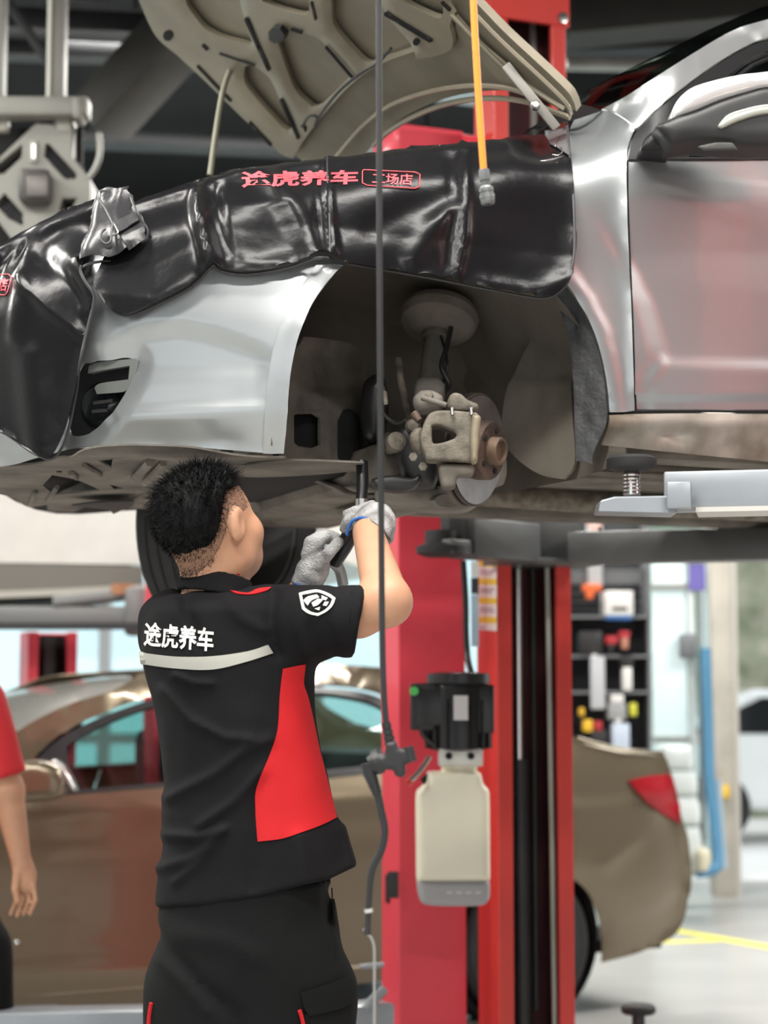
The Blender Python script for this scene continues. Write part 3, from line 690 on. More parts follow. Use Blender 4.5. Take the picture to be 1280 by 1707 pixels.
trace('rear_liner_panel', [(905, 540), (940, 570), (955, 610), (960, 690), (964, 772), (945, 800), (905, 792), (868, 768), (838, 735), (846, 660), (872, 590)], plane_surf(from_car(.37, .2, 0), unit(-RR * .85 - NN * .5)), M_liner, car, step=10, thick=.01, disp=lambda x, y: .010 * np.clip((y - 628) / 12, 0, 1) + .006 * np.clip((x - 895 - (y - 640) * .1) / 20, 0, 1))
# ---- suspension strut
S1 = at(735, 508, 4.36); S0 = at(716, 640, 4.27); sa = unit(S1 - S0)
st = lathe('strut', [(.0, 0), (.026, 0), (.027, .12), (.034, .121), (.034, .14), (.026, .145), (.026, .19)], S0, sa, M_dust, car, seg=24)
lathe('spring_seat', [(.03, .135), (.055, .14), (.086, .165), (.092, .185), (.088, .20), (.05, .215), (.0, .22)], S0, sa, M_dustd, st, seg=36)
tube('strut_boot', [S0 + sa * .0, S0 + sa * .10], .024, M_dustd, st, sides=16)
tube('stabiliser_link', [at(664, 598, 4.22), at(669, 640, 4.2), at(685, 700, 4.15)], .009, M_cast, car, sides=10)
lathe('link_joint', [(0, 0), (.014, .002), (.017, .015), (.012, .03), (0, .032)], at(688, 712, 4.13), V(0, -1, 0), M_cast, car, seg=16)
tube('brake_hose', [at(752, 545, 4.3), at(744, 580, 4.22), at(736, 610, 4.2), at(748, 640, 4.2), at(742, 652, 4.18), at(728, 668, 4.12)], .006, M_black, car, sides=8)
lathe('hose_grommet', [(0, 0), (.012, .0), (.022, .012), (.024, .03), (0, .03)], at(749, 543, 4.36), V(0, -1, 0), M_black, car, seg=18)
# ---- brake disc, hub, caliper
nw = unit(V(.86, -.50, -.12)); DC = at(797, 750, 4.05)
disc = lathe('brake_disc', [(.055, 0), (.118, 0), (.121, -.002), (.121, -.007), (.112, -.0075), (.112, -.0125), (.121, -.013), (.121, -.018), (.118, -.020), (.05, -.020)], DC, nw, M_discd, car, seg=56, label='worn brake disc')
lathe('friction_ring', [(.064, .0012), (.064, .002), (.116, .002), (.116, .0012), (.064, .0012)], DC, nw, M_disc, disc, seg=56, cap=False)
lathe('disc_hat', [(.064, 0), (.063, .030), (.060, .034), (.022, .034), (.022, .030)], DC, nw, M_rust, disc, seg=40)
lathe('hub', [(.030, .034), (.030, .052), (.028, .056), (.023, .056), (.022, .046), (.0, .046)], DC, nw, mat('hub_rust', (.19, .125, .085), .65, .4, vscale=30, col2=(.12, .08, .058)), disc, seg=30)
e1 = unit(np.cross(nw, ZZ)); e2 = np.cross(e1, nw)
for k in range(5):
    a = 2 * math.pi * k / 5 + .5; lathe('stud_hole', [(.0, 0), (.0065, 0), (.0065, .004), (.0, .004)], DC + nw * .033 + .045 * (math.cos(a) * e1 + math.sin(a) * e2), nw, M_slot, disc, seg=10)
# caliper: bridge body with its window, bracket, pins, pads
cal = chunk('brake_caliper', [(699, 735), (707, 706), (716, 692), (727, 688), (760, 688), (793, 691), (800, 698), (797, 730), (795, 768), (788, 774), (745, 771), (710, 770), (704, 752)], 3.90, .034, M_cast, car, rnd=.006, h=.0026,
            holes=[[(719, 714), (726, 712), (735, 713), (757, 724), (760, 729), (757, 734), (737, 741), (722, 743), (720, 740)]], label='dusty brake caliper')
chunk('caliper_lip', [(786, 694), (800, 695), (801, 700), (797, 740), (795, 772), (784, 773), (782, 730)], 3.878, .034, mat('caliper_edge', (.32, .275, .19), .6, .3, vscale=20, col2=(.22, .19, .135)), cal, rnd=.012, h=.0035)
chunk('caliper_piston_housing', [(682, 728), (690, 716), (704, 714), (706, 752), (697, 757), (685, 744)], 3.94, .035, M_cast, cal, rnd=.02, h=.004)
chunk('caliper_bracket', [(746, 668), (750, 660), (757, 657), (768, 659), (777, 668), (796, 676), (798, 684), (790, 688), (752, 686), (744, 680)], 3.895, .03, M_cast, cal, rnd=.01, h=.0035)
chunk('caliper_bracket_foot', [(730, 778), (745, 775), (786, 776), (791, 783), (788, 794), (762, 796), (758, 814), (748, 817), (736, 814), (732, 796)], 3.91, .028, M_dustd, cal, rnd=.01, h=.004)
tube('slide_pin', [at(703, 663, 3.90), at(745, 676, 3.88)], .006, M_dust, cal, sides=10)
chunk('caliper_sleeve', [(688, 664), (700, 652), (722, 652), (738, 662), (740, 676), (728, 688), (700, 690), (690, 680)], 3.97, .03, M_dust, cal, rnd=.025, h=.004)
for x in (753, 785): tube('pad_pin', [at(x, 680, 3.858), at(x + 1, 692, 3.855)], .004, M_disc, cal, sides=8)
tube('bleed_screw', [at(690, 690, 3.93), at(700, 702, 3.92)], [.010, .007], M_rust, cal, sides=10)
# ---- knuckle, control arm, drive shaft, subframe, exhaust
sk = lambda *pts: None
kn = chunk('steering_knuckle', [(660, 720), (680, 706), (700, 712), (716, 740), (730, 790), (724, 816), (694, 818), (668, 790)], 4.16, .04, M_black, car, rnd=.03, h=.006)
tube('drive_shaft', [at(650, 740, 4.3), at(560, 800, 5.0)], .028, M_dustd, car, sides=14)
chunk('shaft_boot', [(605, 640), (625, 625), (642, 632), (648, 680), (640, 730), (622, 742), (606, 730), (600, 690)], 4.3, .06, M_black, car, rnd=.04, h=.007)
# small fittings round the knuckle
lathe('tie_rod_end', [(0, 0), (.018, .002), (.022, .014), (.020, .03), (.012, .036), (0, .036)], at(655, 742, 4.08), unit(V(.3, -1, .2)), M_cast, car, seg=18)
tube('tie_rod', [at(660, 745, 4.12), at(610, 762, 4.5), at(560, 780, 4.9)], [.012, .010, .010], M_dustd, car, sides=10)
tube('sensor_wire', [at(642, 640, 4.15), at(632, 660, 4.12), at(640, 690, 4.1), at(660, 705, 4.08), at(676, 700, 4.05)], .004, M_black, car, sides=6)
tube('bracket_tab', [at(640, 655, 4.1), at(643, 672, 4.08)], [.007, .005], mat('bolt_pale', (.5, .46, .38), .5, .3), car, sides=8)
tube('bracket_tab', [at(628, 640, 4.12), at(640, 652, 4.12)], [.010, .006], M_cast, car, sides=8)
for x_, y_ in ((690, 762), (706, 778), (716, 660), (748, 768)): lathe('bolt_head', [(0, 0), (.009, 0), (.010, .004), (.009, .010), (0, .011)], at(x_, y_, 3.93), V(-.2, -1, 0), M_cast, car, seg=6)
tube('coil_wire', [at(735, 560, 4.27), at(745, 600, 4.22), at(742, 628, 4.22), at(733, 650, 4.2)], .0035, M_black, car, sides=6)
chunk('strut_clamp', [(690, 640), (700, 632), (730, 632), (742, 645), (740, 676), (728, 690), (700, 690), (690, 670)], 4.12, .04, M_dust, car, rnd=.015, h=.006)
chunk('lower_arm_bush', [(640, 806), (668, 800), (700, 812), (760, 820), (800, 838), (770, 852), (700, 850), (650, 842), (620, 830)], 4.30, .10, M_dust, car, rnd=.03, h=.008)
def arm(name, pts, r, m): return tube(name, pts, r, m, car, sides=12, flat=.5)
arm('control_arm', [at(745, 835, 4.2), at(690, 838, 4.35), at(630, 850, 4.6), at(560, 850, 4.9), at(470, 862, 5.1)], [.03, .045, .05, .045, .04], M_dust)
arm('stabiliser_bar', [at(690, 822, 4.3), at(600, 826, 4.3), at(560, 812, 4.4), at(520, 800, 4.5), at(430, 806, 4.7)], .013, M_dustd)
box('subframe', from_car(.12, .89, .235), (.34, 1.15, .09), M_dustd, car, axes=(RR, NN, ZZ), bevel=.03)
box('engine_sump', from_car(-.22, .80, .30), (.42, .70, .16), M_slot, car, axes=(RR, NN, ZZ), bevel=.04)
for (a, b, c2, d, e, f) in ((-.42, .25, -.30, 1.2, .22, 0), (-.52, .3, -.44, 1.5, .235, 1)):
    box('crossmember', from_car((a + c2) / 2, (b + d) / 2, e), (c2 - a, d - b, .04), M_dust if f else M_dustd, car, axes=(RR, NN, ZZ), bevel=.01)
under('lip_flange', [(405, 795), (410, 776), (480, 768), (606, 772), (600, 785), (520, 792), (440, 796)], LZ + .20, M_dust, step=10)
chunk('ball_joint_clamp', [(618, 800), (650, 794), (690, 798), (700, 788), (703, 803), (690, 816), (664, 822), (622, 816)], 4.12, .03, M_black, car, rnd=.012, h=.005)
# floor pan behind the wheel
fl = [from_car(x, y, z) for x, y, z in ((.46, .10, .30), (3.1, .10, .30), (3.1, 1.66, .30), (.46, 1.66, .30))]
mesh('floor_pan', fl + [p + ZZ * .05 for p in fl], [(0, 1, 2, 3), (7, 6, 5, 4), (0, 4, 5, 1), (1, 5, 6, 2), (2, 6, 7, 3), (3, 7, 4, 0)], M_dust, car, smooth=False)
for y in (.22, .62, 1.2, 1.55): box('chassis_rail', from_car(1.80, y, .275), (2.5, .09, .05), M_dust, car, axes=(RR, NN, ZZ), bevel=.015)
tube('exhaust_pipe', [from_car(.2, .9, .25), from_car(1.0, .92, .235), from_car(2.8, .92, .235)], .03, M_cast, car, sides=12)
tube('brake_line', [from_car(.45, .35, .24), from_car(1.5, .33, .24), from_car(2.8, .3, .24)], .008, M_dustd, car, sides=6)
pass
# far front wheel, still fitted
fwn = unit(V(.87, -.49, -.04)); FC = from_car(.0, 1.52, .20) + RR * .0
fw = lathe('far_wheel', [(.20, -.10), (.225, -.105), (.30, -.10), (.312, -.085), (.316, -.05), (.316, .05), (.312, .085), (.30, .10), (.225, .105), (.20, .10), (.195, 0), (.20, -.10)], FC, fwn, M_tyre, car, seg=64, cap=False, label='black tyre on the far front wheel')
for k, h in enumerate((-.055, -.02, .02, .055)): lathe('tread_groove', [(.3162, h - .004), (.3168, h - .004), (.3168, h + .004), (.3162, h + .004), (.3162, h - .004)], FC, fwn, M_slot, fw, seg=64, cap=False)
lathe('wheel_rim', [(.197, .08), (.205, .085), (.205, .095), (.19, .09), (.185, .0), (.18, -.05), (.05, -.07), (.0, -.07)], FC, fwn, mat('rim_inside', (.10, .10, .10), .5, .6), fw, seg=48, cap=False)
lathe('far_brake_disc', [(0, .0), (.12, .0), (.12, .02), (.05, .02), (.045, .05), (0, .05)], FC, fwn, M_discd, fw, seg=40)
# ---- bonnet
HA = at(953, 194, 4.22); al = math.radians(38); HD = -RR * math.cos(al) + ZZ * math.sin(al)
hn = unit(np.cross(NN, HD)); hn = hn if hn[2] < 0 else -hn          # faces down
hs = plane_surf(HA, hn)
hood_poly = [(228, -20), (236, 4), (262, 58), (300, 92), (345, 134), (400, 188), (440, 226), (480, 263), (520, 300), (580, 285), (623, 240), (645, 219), (680, 197), (732, 175), (785, 164), (837, 162), (885, 170), (925, 185), (952, 197), (942, 170), (903, 131), (837, 70), (794, 26), (755, -14), (640, -130), (330, -160), (215, -70)]
hood = trace('bonnet', hood_poly, hs, M_hoodskin, car, step=16, thick=.02, off=-.022, label='open bonnet, underside showing')
P1 = [(309, -20), (309, 0), (323, 25), (354, 55), (415, 74), (420, 70), (404, 20), (395, -20)]
P2 = [(436, -20), (440, 0), (467, 12), (508, 22), (518, 15), (517, -20)]
P3 = [(408, 112), (414, 109), (428, 113), (449, 130), (457, 144), (486, 212), (482, 217), (470, 211), (420, 155), (407, 132)]
P4 = [(461, 66), (472, 55), (490, 52), (533, 66), (586, 124), (564, 147), (534, 174), (520, 178), (494, 152), (478, 115)]
P5 = [(551, -20), (553, 12), (560, 48), (606, 101), (614, 104), (640, 95), (686, 79), (684, 72), (644, 24), (628, -20)]
P6 = [(660, -20), (680, 3), (725, 25), (736, 27), (741, 18), (738, -20)]
frame_poly = [(228, -20), (236, 4), (262, 58), (300, 92), (345, 134), (400, 188), (440, 226), (470, 254), (490, 262), (503, 240), (520, 215), (545, 184), (575, 150), (608, 122), (645, 101), (692, 84), (697, 96), (722, 92), (746, 85), (756, 76), (757, 60), (752, 40), (758, 22), (748, 6), (735, -20), (640, -130), (330, -160), (215, -70)]
inner = trace('inner_frame', frame_poly, hs, M_hood, hood, step=10, thick=.014, holes=[P1, P2, P3, P4, P5, P6], corner=50,
              disp=lambda x, y: 0.006 * np.clip(np.minimum.reduce([np.abs(poly_sd(x, y, q)) for q in (P1, P3, P4, P5)]) / 12, 0, 1))
def slot(a, b, w=5):
    a, b = np.array(a, float), np.array(b, float); t = (b - a) / np.linalg.norm(b - a); s = np.array([-t[1], t[0]]) * w / 2; e = t * w * .5
    trace('frame_slot', [a - s, b - s, b + e * .8, b + s, a + s, a - e * .8], hs, M_slot, inner, step=6, thick=.004, off=.009)
for a, b, w in (((413, 28), (451, 113), 6), ((471, 163), (500, 227), 5), ((332, 107), (387, 165), 4), ((419, 201), (454, 239), 4), ((341, 72), (348, 79), 5), ((546, 75), (590, 126), 3.5), ((522, 0), (529, 29), 3.5),
                ((646, 19), (721, 64), 7), ((740, 0), (753, 13), 5), ((369, 86), (427, 106), 2.5), ((488, 45), (506, 51), 4), ((506, 206), (512, 211), 4)): slot(a, b, w)
for c, r in (((283, 56), 8), ((697, 66), 5.5)):
    trace('frame_hole', [(c[0] + r * math.cos(t), c[1] + r * 1.1 * math.sin(t)) for t in np.linspace(0, 6.0, 12)], hs, M_slot, inner, step=4, thick=.004, off=.009)
trace('latch', [(455, 44), (462, 37), (474, 38), (482, 50), (480, 58), (466, 64), (456, 58)], hs, M_black, inner, step=6, thick=.02, off=.02)
# edge return and rear lip ridges of the bonnet
edge_tube('bonnet_edge', [(623, 242), (645, 221), (680, 199), (732, 177), (785, 166), (837, 164), (885, 172), (925, 187), (950, 196)], hs, .007, M_hood, hood, off=.010)
edge_tube('rear_bead', [(560, 262), (600, 215), (650, 176), (720, 152), (785, 143), (840, 146), (880, 158)], hs, .006, M_hood, hood, off=.012)
edge_tube('side_bead', [(752, 24), (800, 74), (850, 122), (905, 160), (940, 182)], hs, .006, M_hood, hood, off=.012)
trace('side_gusset', [(757, 30), (800, 78), (850, 122), (868, 150), (838, 147), (800, 110), (765, 70), (756, 52)], hs, M_hoodskin, hood, step=9, thick=.006, off=-.008)
edge_tube('bonnet_side_edge', [(794, 27), (837, 71), (903, 132), (942, 171), (951, 190)], hs, .006, M_hood, hood, off=.006)
tube('washer_hose', [(CAM + ray(*p) * (((HA - CAM) @ hn) / (ray(*p) @ hn))) + hn * .03 for p in ((520, 205), (518, 192), (528, 180), (540, 182), (536, 196), (545, 178), (575, 140), (610, 110), (640, 92), (655, 76), (664, 66))], .004, M_black, hood, sides=6)
# hinge strap and prop rod
A, B = at(842, 108, 4.16), at(928, 214, 4.17)
hx = unit(B - A); hy = unit(np.cross(hx, V(0, 1, 0))); hz = np.cross(hx, hy)
hg = box('bonnet_hinge', (A + B) / 2, (np.linalg.norm(B - A), .022, .008), mat('hinge_paint', (.22, .21, .19), .5, .4), car, axes=(hx, hy, hz), bevel=.003)
lathe('hinge_bolt', [(0, 0), (.011, 0), (.011, .012), (.007, .016), (0, .016)], at(892, 177, 4.15), V(0, -1, 0), M_disc, hg, seg=14)
tube('prop_rod', [at(383, 118, 5.0), at(372, 150, 4.99), at(362, 205, 4.97), at(350, 292, 4.95)], .008, mat('rod_olive', (.22, .215, .16), .5, .3), car, sides=8)
# ================================================================ fender covers draped over the wing and the nose
M_vinyl = mat('black_vinyl', (0.0075, 0.0075, 0.0085), 0.27, spec=0.2, bump=0.10, bscale=35, var=0.15, vscale=6)
M_pipe = mat('vinyl_piping', (0.05, 0.05, 0.052), 0.5)
M_redprint = mat('red_print', (0.62, 0.07, 0.09), 0.5)
def ridge(x, y, line, w, amp):
    best = np.full(x.shape, 1e9)
    for (ax, ay), (bx, by) in zip(line[:-1], line[1:]):
        dx, dy = bx - ax, by - ay; t = np.clip(((x - ax) * dx + (y - ay) * dy) / (dx * dx + dy * dy), 0, 1)
        best = np.minimum(best, (x - ax - t * dx) ** 2 + (y - ay - t * dy) ** 2)
    return amp * np.exp(-best / (w * w))
cov_s = fill_depth(near_only(implicit(lambda P: body_F(P, .016, .30), 2.6, 5.6, 170)))
def cov_disp(x, y):
    d = ridge(x, y, [(544, 262), (546, 350), (550, 420)], 9, .010) - ridge(x, y, [(530, 262), (534, 350), (532, 420)], 10, .008)
    d += ridge(x, y, [(770, 232), (772, 330), (768, 400), (752, 455)], 9, .010) - ridge(x, y, [(756, 236), (758, 330), (742, 440)], 14, .007)
    d += ridge(x, y, [(332, 318), (338, 380), (354, 444)], 13, .030) - ridge(x, y, [(362, 330), (372, 390), (388, 440)], 16, .010)
    d += ridge(x, y, [(450, 300), (485, 350), (515, 420)], 22, .016) + ridge(x, y, [(375, 300), (376, 350), (392, 430)], 14, .008)
    d += ridge(x, y, [(340, 352), (420, 348), (480, 346)], 5, .003) + ridge(x, y, [(355, 445), (430, 458), (540, 440)], 22, .012)
    d += ridge(x, y, [(680, 430), (720, 380), (752, 350)], 16, .010) - ridge(x, y, [(620, 380), (680, 350), (740, 335)], 22, .006)
    d += 0.018 * np.clip((y - np.interp(x, [160, 260, 360, 540, 700, 950], [430, 440, 390, 380, 400, 430])) / 60, 0, 1)
    d += ridge(x, y, [(800, 480), (880, 496), (945, 470), (957, 400)], 20, .012)
    top = np.interp(x, [222, 400, 545, 800, 945], [331, 275, 257, 230, 209]); q = 1 - np.clip((y - top) / 22, 0, 1); return (d + .003 * np.sin(x / 31. + y / 47.)) * np.clip((y - top) / 45, 0, 1) - .040 * (1 - np.sqrt(1 - .97 * q * q))
cov_poly = [(222, 331), (250, 320), (280, 309), (330, 293), (400, 275), (500, 262), (545, 257), (600, 250), (700, 238), (768, 232), (800, 230), (860, 225), (945, 209), (950, 260), (956, 330), (958, 400), (955, 440), (946, 470), (930, 488), (910, 497), (880, 495), (800, 480), (730, 466), (650, 452), (570, 438), (545, 430), (520, 432),
            (480, 446), (412, 457), (367, 451), (354, 442), (319, 477), (262, 507), (221, 525), (199, 524), (180, 511), (165, 489), (160, 470), (172, 440), (196, 380), (212, 345)]
cov = empty('fender_cover', from_car(0, 0, .7), 'black vinyl cover with red lettering draped over the front wing', 'cover')
cs = trace('cover_sheet', cov_poly, cov_s, M_vinyl, cov, step=7, thick=.003, off=.008, disp=cov_disp, corner=45, relax=14)
cov_b = bvh_surf(cs)
edge_tube('hem_piping', cov_poly[12:37], cov_b, .0034, M_pipe, cov, off=.001)
lettering('cover_lettering', '途虎养车', [(401, 285), (598, 283), (596, 307), (403, 313)], cov_b, M_redprint, cov, off=.0025, bold=.03, cuts=2)
lettering('cover_lettering', '工场店', [(621, 288), (688, 290), (687, 309), (620, 306)], cov_b, M_redprint, cov, off=.0025, bold=.015, cuts=2)
bx = rounded([(606, 283), (692, 287), (700, 291), (699, 311), (692, 314), (612, 309), (604, 305), (604, 286)], 6, 20); bx.append(bx[0])
edge_tube('lettering_box', bx, cov_b, .0013, M_redprint, cov, off=.003, sub=1)
edge_tube('crease_stitch', [(545, 258), (546, 300), (549, 360), (550, 420)], cov_b, .0016, M_pipe, cov, off=.001)
# corner with strap and hook at the hinge end
trace('corner_tab', [(908, 222), (944, 211), (949, 246), (948, 262), (930, 250), (917, 243)], cov_b, mat('grey_vinyl', (.12, .12, .125), .35), cov, step=8, thick=.002, off=.006)
tube('wire_hook', [cov_b(np.array([float(x)]), np.array([float(y)]))[0] - V(0, .016, 0) for x, y in ((932, 233), (925, 247), (934, 250), (936, 256), (930, 262), (920, 261))], .0016, mat('hook_steel', (.75, .73, .66), .25, 1.0), cov, sides=6)
# ---- nose cover
nos_poly = [(-170, 470), (-80, 445), (-20, 410), (0, 399), (30, 380), (60, 365), (100, 346), (140, 331), (165, 325), (172, 340), (164, 385), (150, 420), (136, 442), (134, 452), (142, 470), (155, 489), (156, 504), (150, 530), (141, 567), (133, 605), (129, 642), (122, 680), (112, 725), (103, 747), (90, 763), (75, 764), (49, 751), (22, 731), (0, 719), (-60, 700), (-170, 690)]
nos_s = fill_depth(near_only(implicit(lambda P: body_F(P, .03, .30), 2.6, 5.6, 170)))
def nos_disp(x, y):
    d = ridge(x, y, [(60, 372), (30, 420), (10, 480)], 10, .012) + ridge(x, y, [(100, 352), (60, 410), (45, 480), (35, 560)], 14, .012)
    d += ridge(x, y, [(45, 475), (90, 520), (140, 560)], 10, .010) - ridge(x, y, [(80, 440), (110, 470), (140, 500)], 20, .012)
    d += ridge(x, y, [(134, 450), (150, 485), (155, 510)], 14, .022) + ridge(x, y, [(60, 600), (70, 680), (80, 750)], 26, .016)
    d += .004 * np.sin(x / 37. + y / 80.) + .018 * np.clip((y - 600) / 140, 0, 1)
    top = np.interp(x, [-170, 0, 60, 165], [470, 399, 365, 325]); q = 1 - np.clip((y - top) / 26, 0, 1); return d * np.clip((y - top) / 60, 0, 1) - .045 * (1 - np.sqrt(1 - .97 * q * q))
nos = empty('nose_cover', from_car(-.8, .4, .5), 'black vinyl cover hanging over the car nose, with a folded hooked corner', 'cover')
ns = trace('cover_sheet', nos_poly, nos_s, M_vinyl, nos, step=8, thick=.003, off=.008, disp=nos_disp, corner=45, relax=14)
nos_b = bvh_surf(ns)
edge_tube('hem_piping', nos_poly[12:30], nos_b, .0034, M_pipe, nos, off=.001)
flap_poly = [(165, 327), (190, 324), (218, 327), (226, 350), (236, 368), (246, 384), (243, 400), (228, 414), (207, 430), (190, 436), (170, 436), (148, 440), (137, 446), (143, 428), (153, 395), (160, 362)]
both = bvh_surf([ns, cs])
M_vinylb = mat('vinyl_backing', (.03, .03, .032), .28, spec=.4, bump=.1, bscale=40)
fp = trace('folded_corner', flap_poly, both, M_vinylb, nos, step=6, thick=.003, relax=20, off=.030, corner=45, disp=lambda x, y: ridge(x, y, [(185, 340), (180, 400), (165, 436)], 14, .012) + ridge(x, y, [(214, 330), (205, 380), (212, 425)], 10, .010))
fb_ = bvh_surf(fp)
edge_tube('corner_piping', [(218, 328), (226, 350), (236, 368), (246, 384), (243, 400), (228, 414), (207, 430), (190, 436), (170, 436), (148, 440), (137, 446)], fb_, .003, M_pipe, fp, off=.002)
trace('strap', [(191, 374), (226, 358), (232, 369), (232, 372), (199, 391), (190, 384)], fb_, mat('strap_webbing', (.022, .022, .024), .75, bump=.4, bscale=200), fp, step=6, thick=.003, off=.008)
edge_tube('strap_cord', [(163, 330), (174, 345), (183, 362), (190, 376)], fb_, .003, M_pipe, fp, off=.006)
hkx = lambda x, y: fb_(np.array([float(x)]), np.array([float(y)]))[0] - V(0, .012, 0)
tube('wire_hook', [hkx(190, 374), hkx(187, 390), hkx(186, 404), hkx(178, 409), hkx(170, 402), hkx(171, 390), hkx(177, 384)], .0026, M_pipe, fp, sides=7)
tube('strap_ring', [hkx(192, 376), hkx(198, 390), hkx(188, 395)], .002, M_disc, fp, sides=6)
trace('corner_pocket', [(202, 396), (238, 380), (243, 398), (214, 418)], fb_, M_vinylb, fp, step=8, thick=.002, off=.003)
bx = rounded([(-12, 458), (14, 457), (19, 462), (12, 488), (8, 492), (-16, 490)], 5, 20); bx.append(bx[0])
edge_tube('lettering_box', bx, nos_b, .0012, M_redprint, nos, off=.003, sub=1)
lettering('cover_lettering', '店', [(0, 463), (15, 463), (10, 486), (-3, 485)], nos_b, M_redprint, nos, off=.003, bold=.02)
# ================================================================ hanging power cord and air hose
M_cord = mat('cord_rubber', (.016, .017, .018), .5, var=.1)
YK = 3.05
cord = empty('extension_cable', at(640, 1250, YK), 'black power cord hanging down with a cross-shaped socket in front of the mechanic', 'cord')
tube('cable', [at(631, -120, YK), at(632, 200, YK), at(633, 500, YK), at(635, 800, YK), at(637, 1050, YK), at(640, 1160, YK), at(644, 1208, YK)], .0050, M_cord, cord, sides=12)
for k, (a, b, r) in enumerate(((1206, 1214, .0078), (1217, 1224, .0085), (1227, 1234, .009), (1236, 1242, .0095))):
    x = 644 + k * 2.0; tube('strain_ring', [at(x, a, YK), at(x + 1, b, YK)], r, M_cord, cord, sides=14)
tube('strain_core', [at(643, 1204, YK), at(651, 1244, YK)], .0068, M_cord, cord, sides=12)
sock = chunk('socket_cross', [(644, 1238), (660, 1234), (664, 1246), (670, 1248), (684, 1243), (689, 1262), (687, 1270), (675, 1274), (676, 1290), (670, 1296), (659, 1293), (656, 1284), (646, 1283), (632, 1286), (628, 1276), (631, 1262), (640, 1258)], YK, .017, M_cord, cord, rnd=.008, h=.0022, corner=60, step=8)
tube('socket_lid', [at(680, 1245, YK - .01), at(686, 1270, YK - .01)], .009, M_cord, sock, sides=10)
tube('plug', [at(640, 1270, YK), at(625, 1272, YK), at(616, 1276, YK)], [.017, .018, .013], M_cord, cord, sides=18, curve=False)
tube('plug_collar', [at(634, 1268, YK), at(624, 1272, YK)], .0195, M_black, cord, sides=20)
tube('plug_neck', [at(614, 1272, YK), at(616, 1288, YK), at(622, 1304, YK), at(628, 1322, YK)], [.012, .011, .009, .007], M_cord, cord, sides=12)
for k in range(4):
    x, y = 620 + k * 2.4, 1300 + k * 6.5; tube('strain_ring', [at(x, y, YK), at(x + 1.4, y + 4, YK)], .0098 - .0006 * k, M_cord, cord, sides=14)
tube('lower_cable', [at(627, 1318, YK), at(635, 1350, YK), at(641, 1385, YK), at(636, 1415, YK), at(624, 1440, YK), at(618, 1462, YK), at(615, 1500, YK), at(613, 1540, YK), at(611, 1552, YK)], [.006, .006, .0062, .0062, .006, .0055, .005, .0048, .0048], M_cord, cord, sides=12)
tube('cable_tie', [at(614, 1515, YK), at(615, 1521, YK)], .0066, mat('tie_grey', (.5, .5, .48), .5), cord, sides=12)
tube('wire_hook', [at(606, 1548, YK), at(612, 1556, YK), at(618, 1562, YK), at(623, 1575, YK), at(624, 1600, YK), at(624, 1720, YK)], .0022, mat('hook_wire', (.45, .44, .42), .35, .9), cord, sides=8)
tube('cable_tip', [at(613, 1535, YK), at(612, 1558, YK)], [.0048, .006], M_black, cord, sides=10)
YH = 3.2
hose = empty('air_hose', at(810, 320, YH), 'bright orange air hose with a grey quick coupling hanging before the wing', 'hose')
M_or = mat('orange_hose', (0.86, 0.28, 0.025), 0.42, bump=.1, bscale=200)
tube('hose_tube', [at(787, -120, YH), at(789, 0, YH), at(794, 100, YH), at(800, 200, YH), at(806, 283, YH)], .0060, M_or, hose, sides=14)
hax = unit(at(814, 345, YH) - at(806, 283, YH)); h0 = at(806, 282, YH)
M_cpl = mat('coupling_steel', (.20, .21, .21), .45, .6, var=.1, vscale=60)
lathe('hose_nut', [(.0065, 0), (.0095, .001), (.0105, .006), (.0105, .02), (.0085, .021), (.0085, .030)], h0, hax, M_cpl, hose, seg=6)
lathe('coupling_sleeve', [(.008, .030), (.0105, .031), (.0125, .034), (.0125, .040), (.0112, .0405), (.0112, .044), (.0132, .0445), (.0132, .052), (.012, .0525), (.012, .0555), (.0125, .056), (.011, .061), (.006, .0615), (.006, .056)], h0, hax, M_cpl, hose, seg=28)
# ================================================================ two-post lifts
M_red = mat('lift_red', (0.74, 0.058, 0.088), 0.38, var=0.05, vscale=3, coat=.15)
M_redo = mat('lift_orange_red', (0.66, 0.05, 0.04), 0.38, var=0.05, vscale=3, coat=.15)
M_grey = mat('lift_arm_grey', (0.095, 0.097, 0.097), 0.4, 0.3, var=0.06)
M_greyl = mat('lift_arm_light_grey', (0.29, 0.315, 0.34), 0.35, 0.3, var=0.05)
M_rub = mat('pad_rubber', (0.02, 0.02, 0.021), 0.7)
M_chrome = mat('polished_rod', (0.62, 0.60, 0.58), 0.2, 0.95)
def channel(name, o, w, d, h, z0, m, parent, lip=.05, face=1):
    """C section: o = middle of the open face on the floor, width along RR, depth along NN"""
    t = .02; sg = face
    pr = [(-w / 2, 0), (-w / 2 + lip, 0), (-w / 2 + lip, t), (-w / 2 + t, t), (-w / 2 + t, d - t), (w / 2 - t, d - t), (w / 2 - t, t), (w / 2 - lip, t), (w / 2 - lip, 0), (w / 2, 0), (w / 2, d), (-w / 2, d)]
    return prism(name, pr, np.asarray(o, float) + ZZ * z0, RR, NN * sg, ZZ, h, m, parent, bevel=.004)
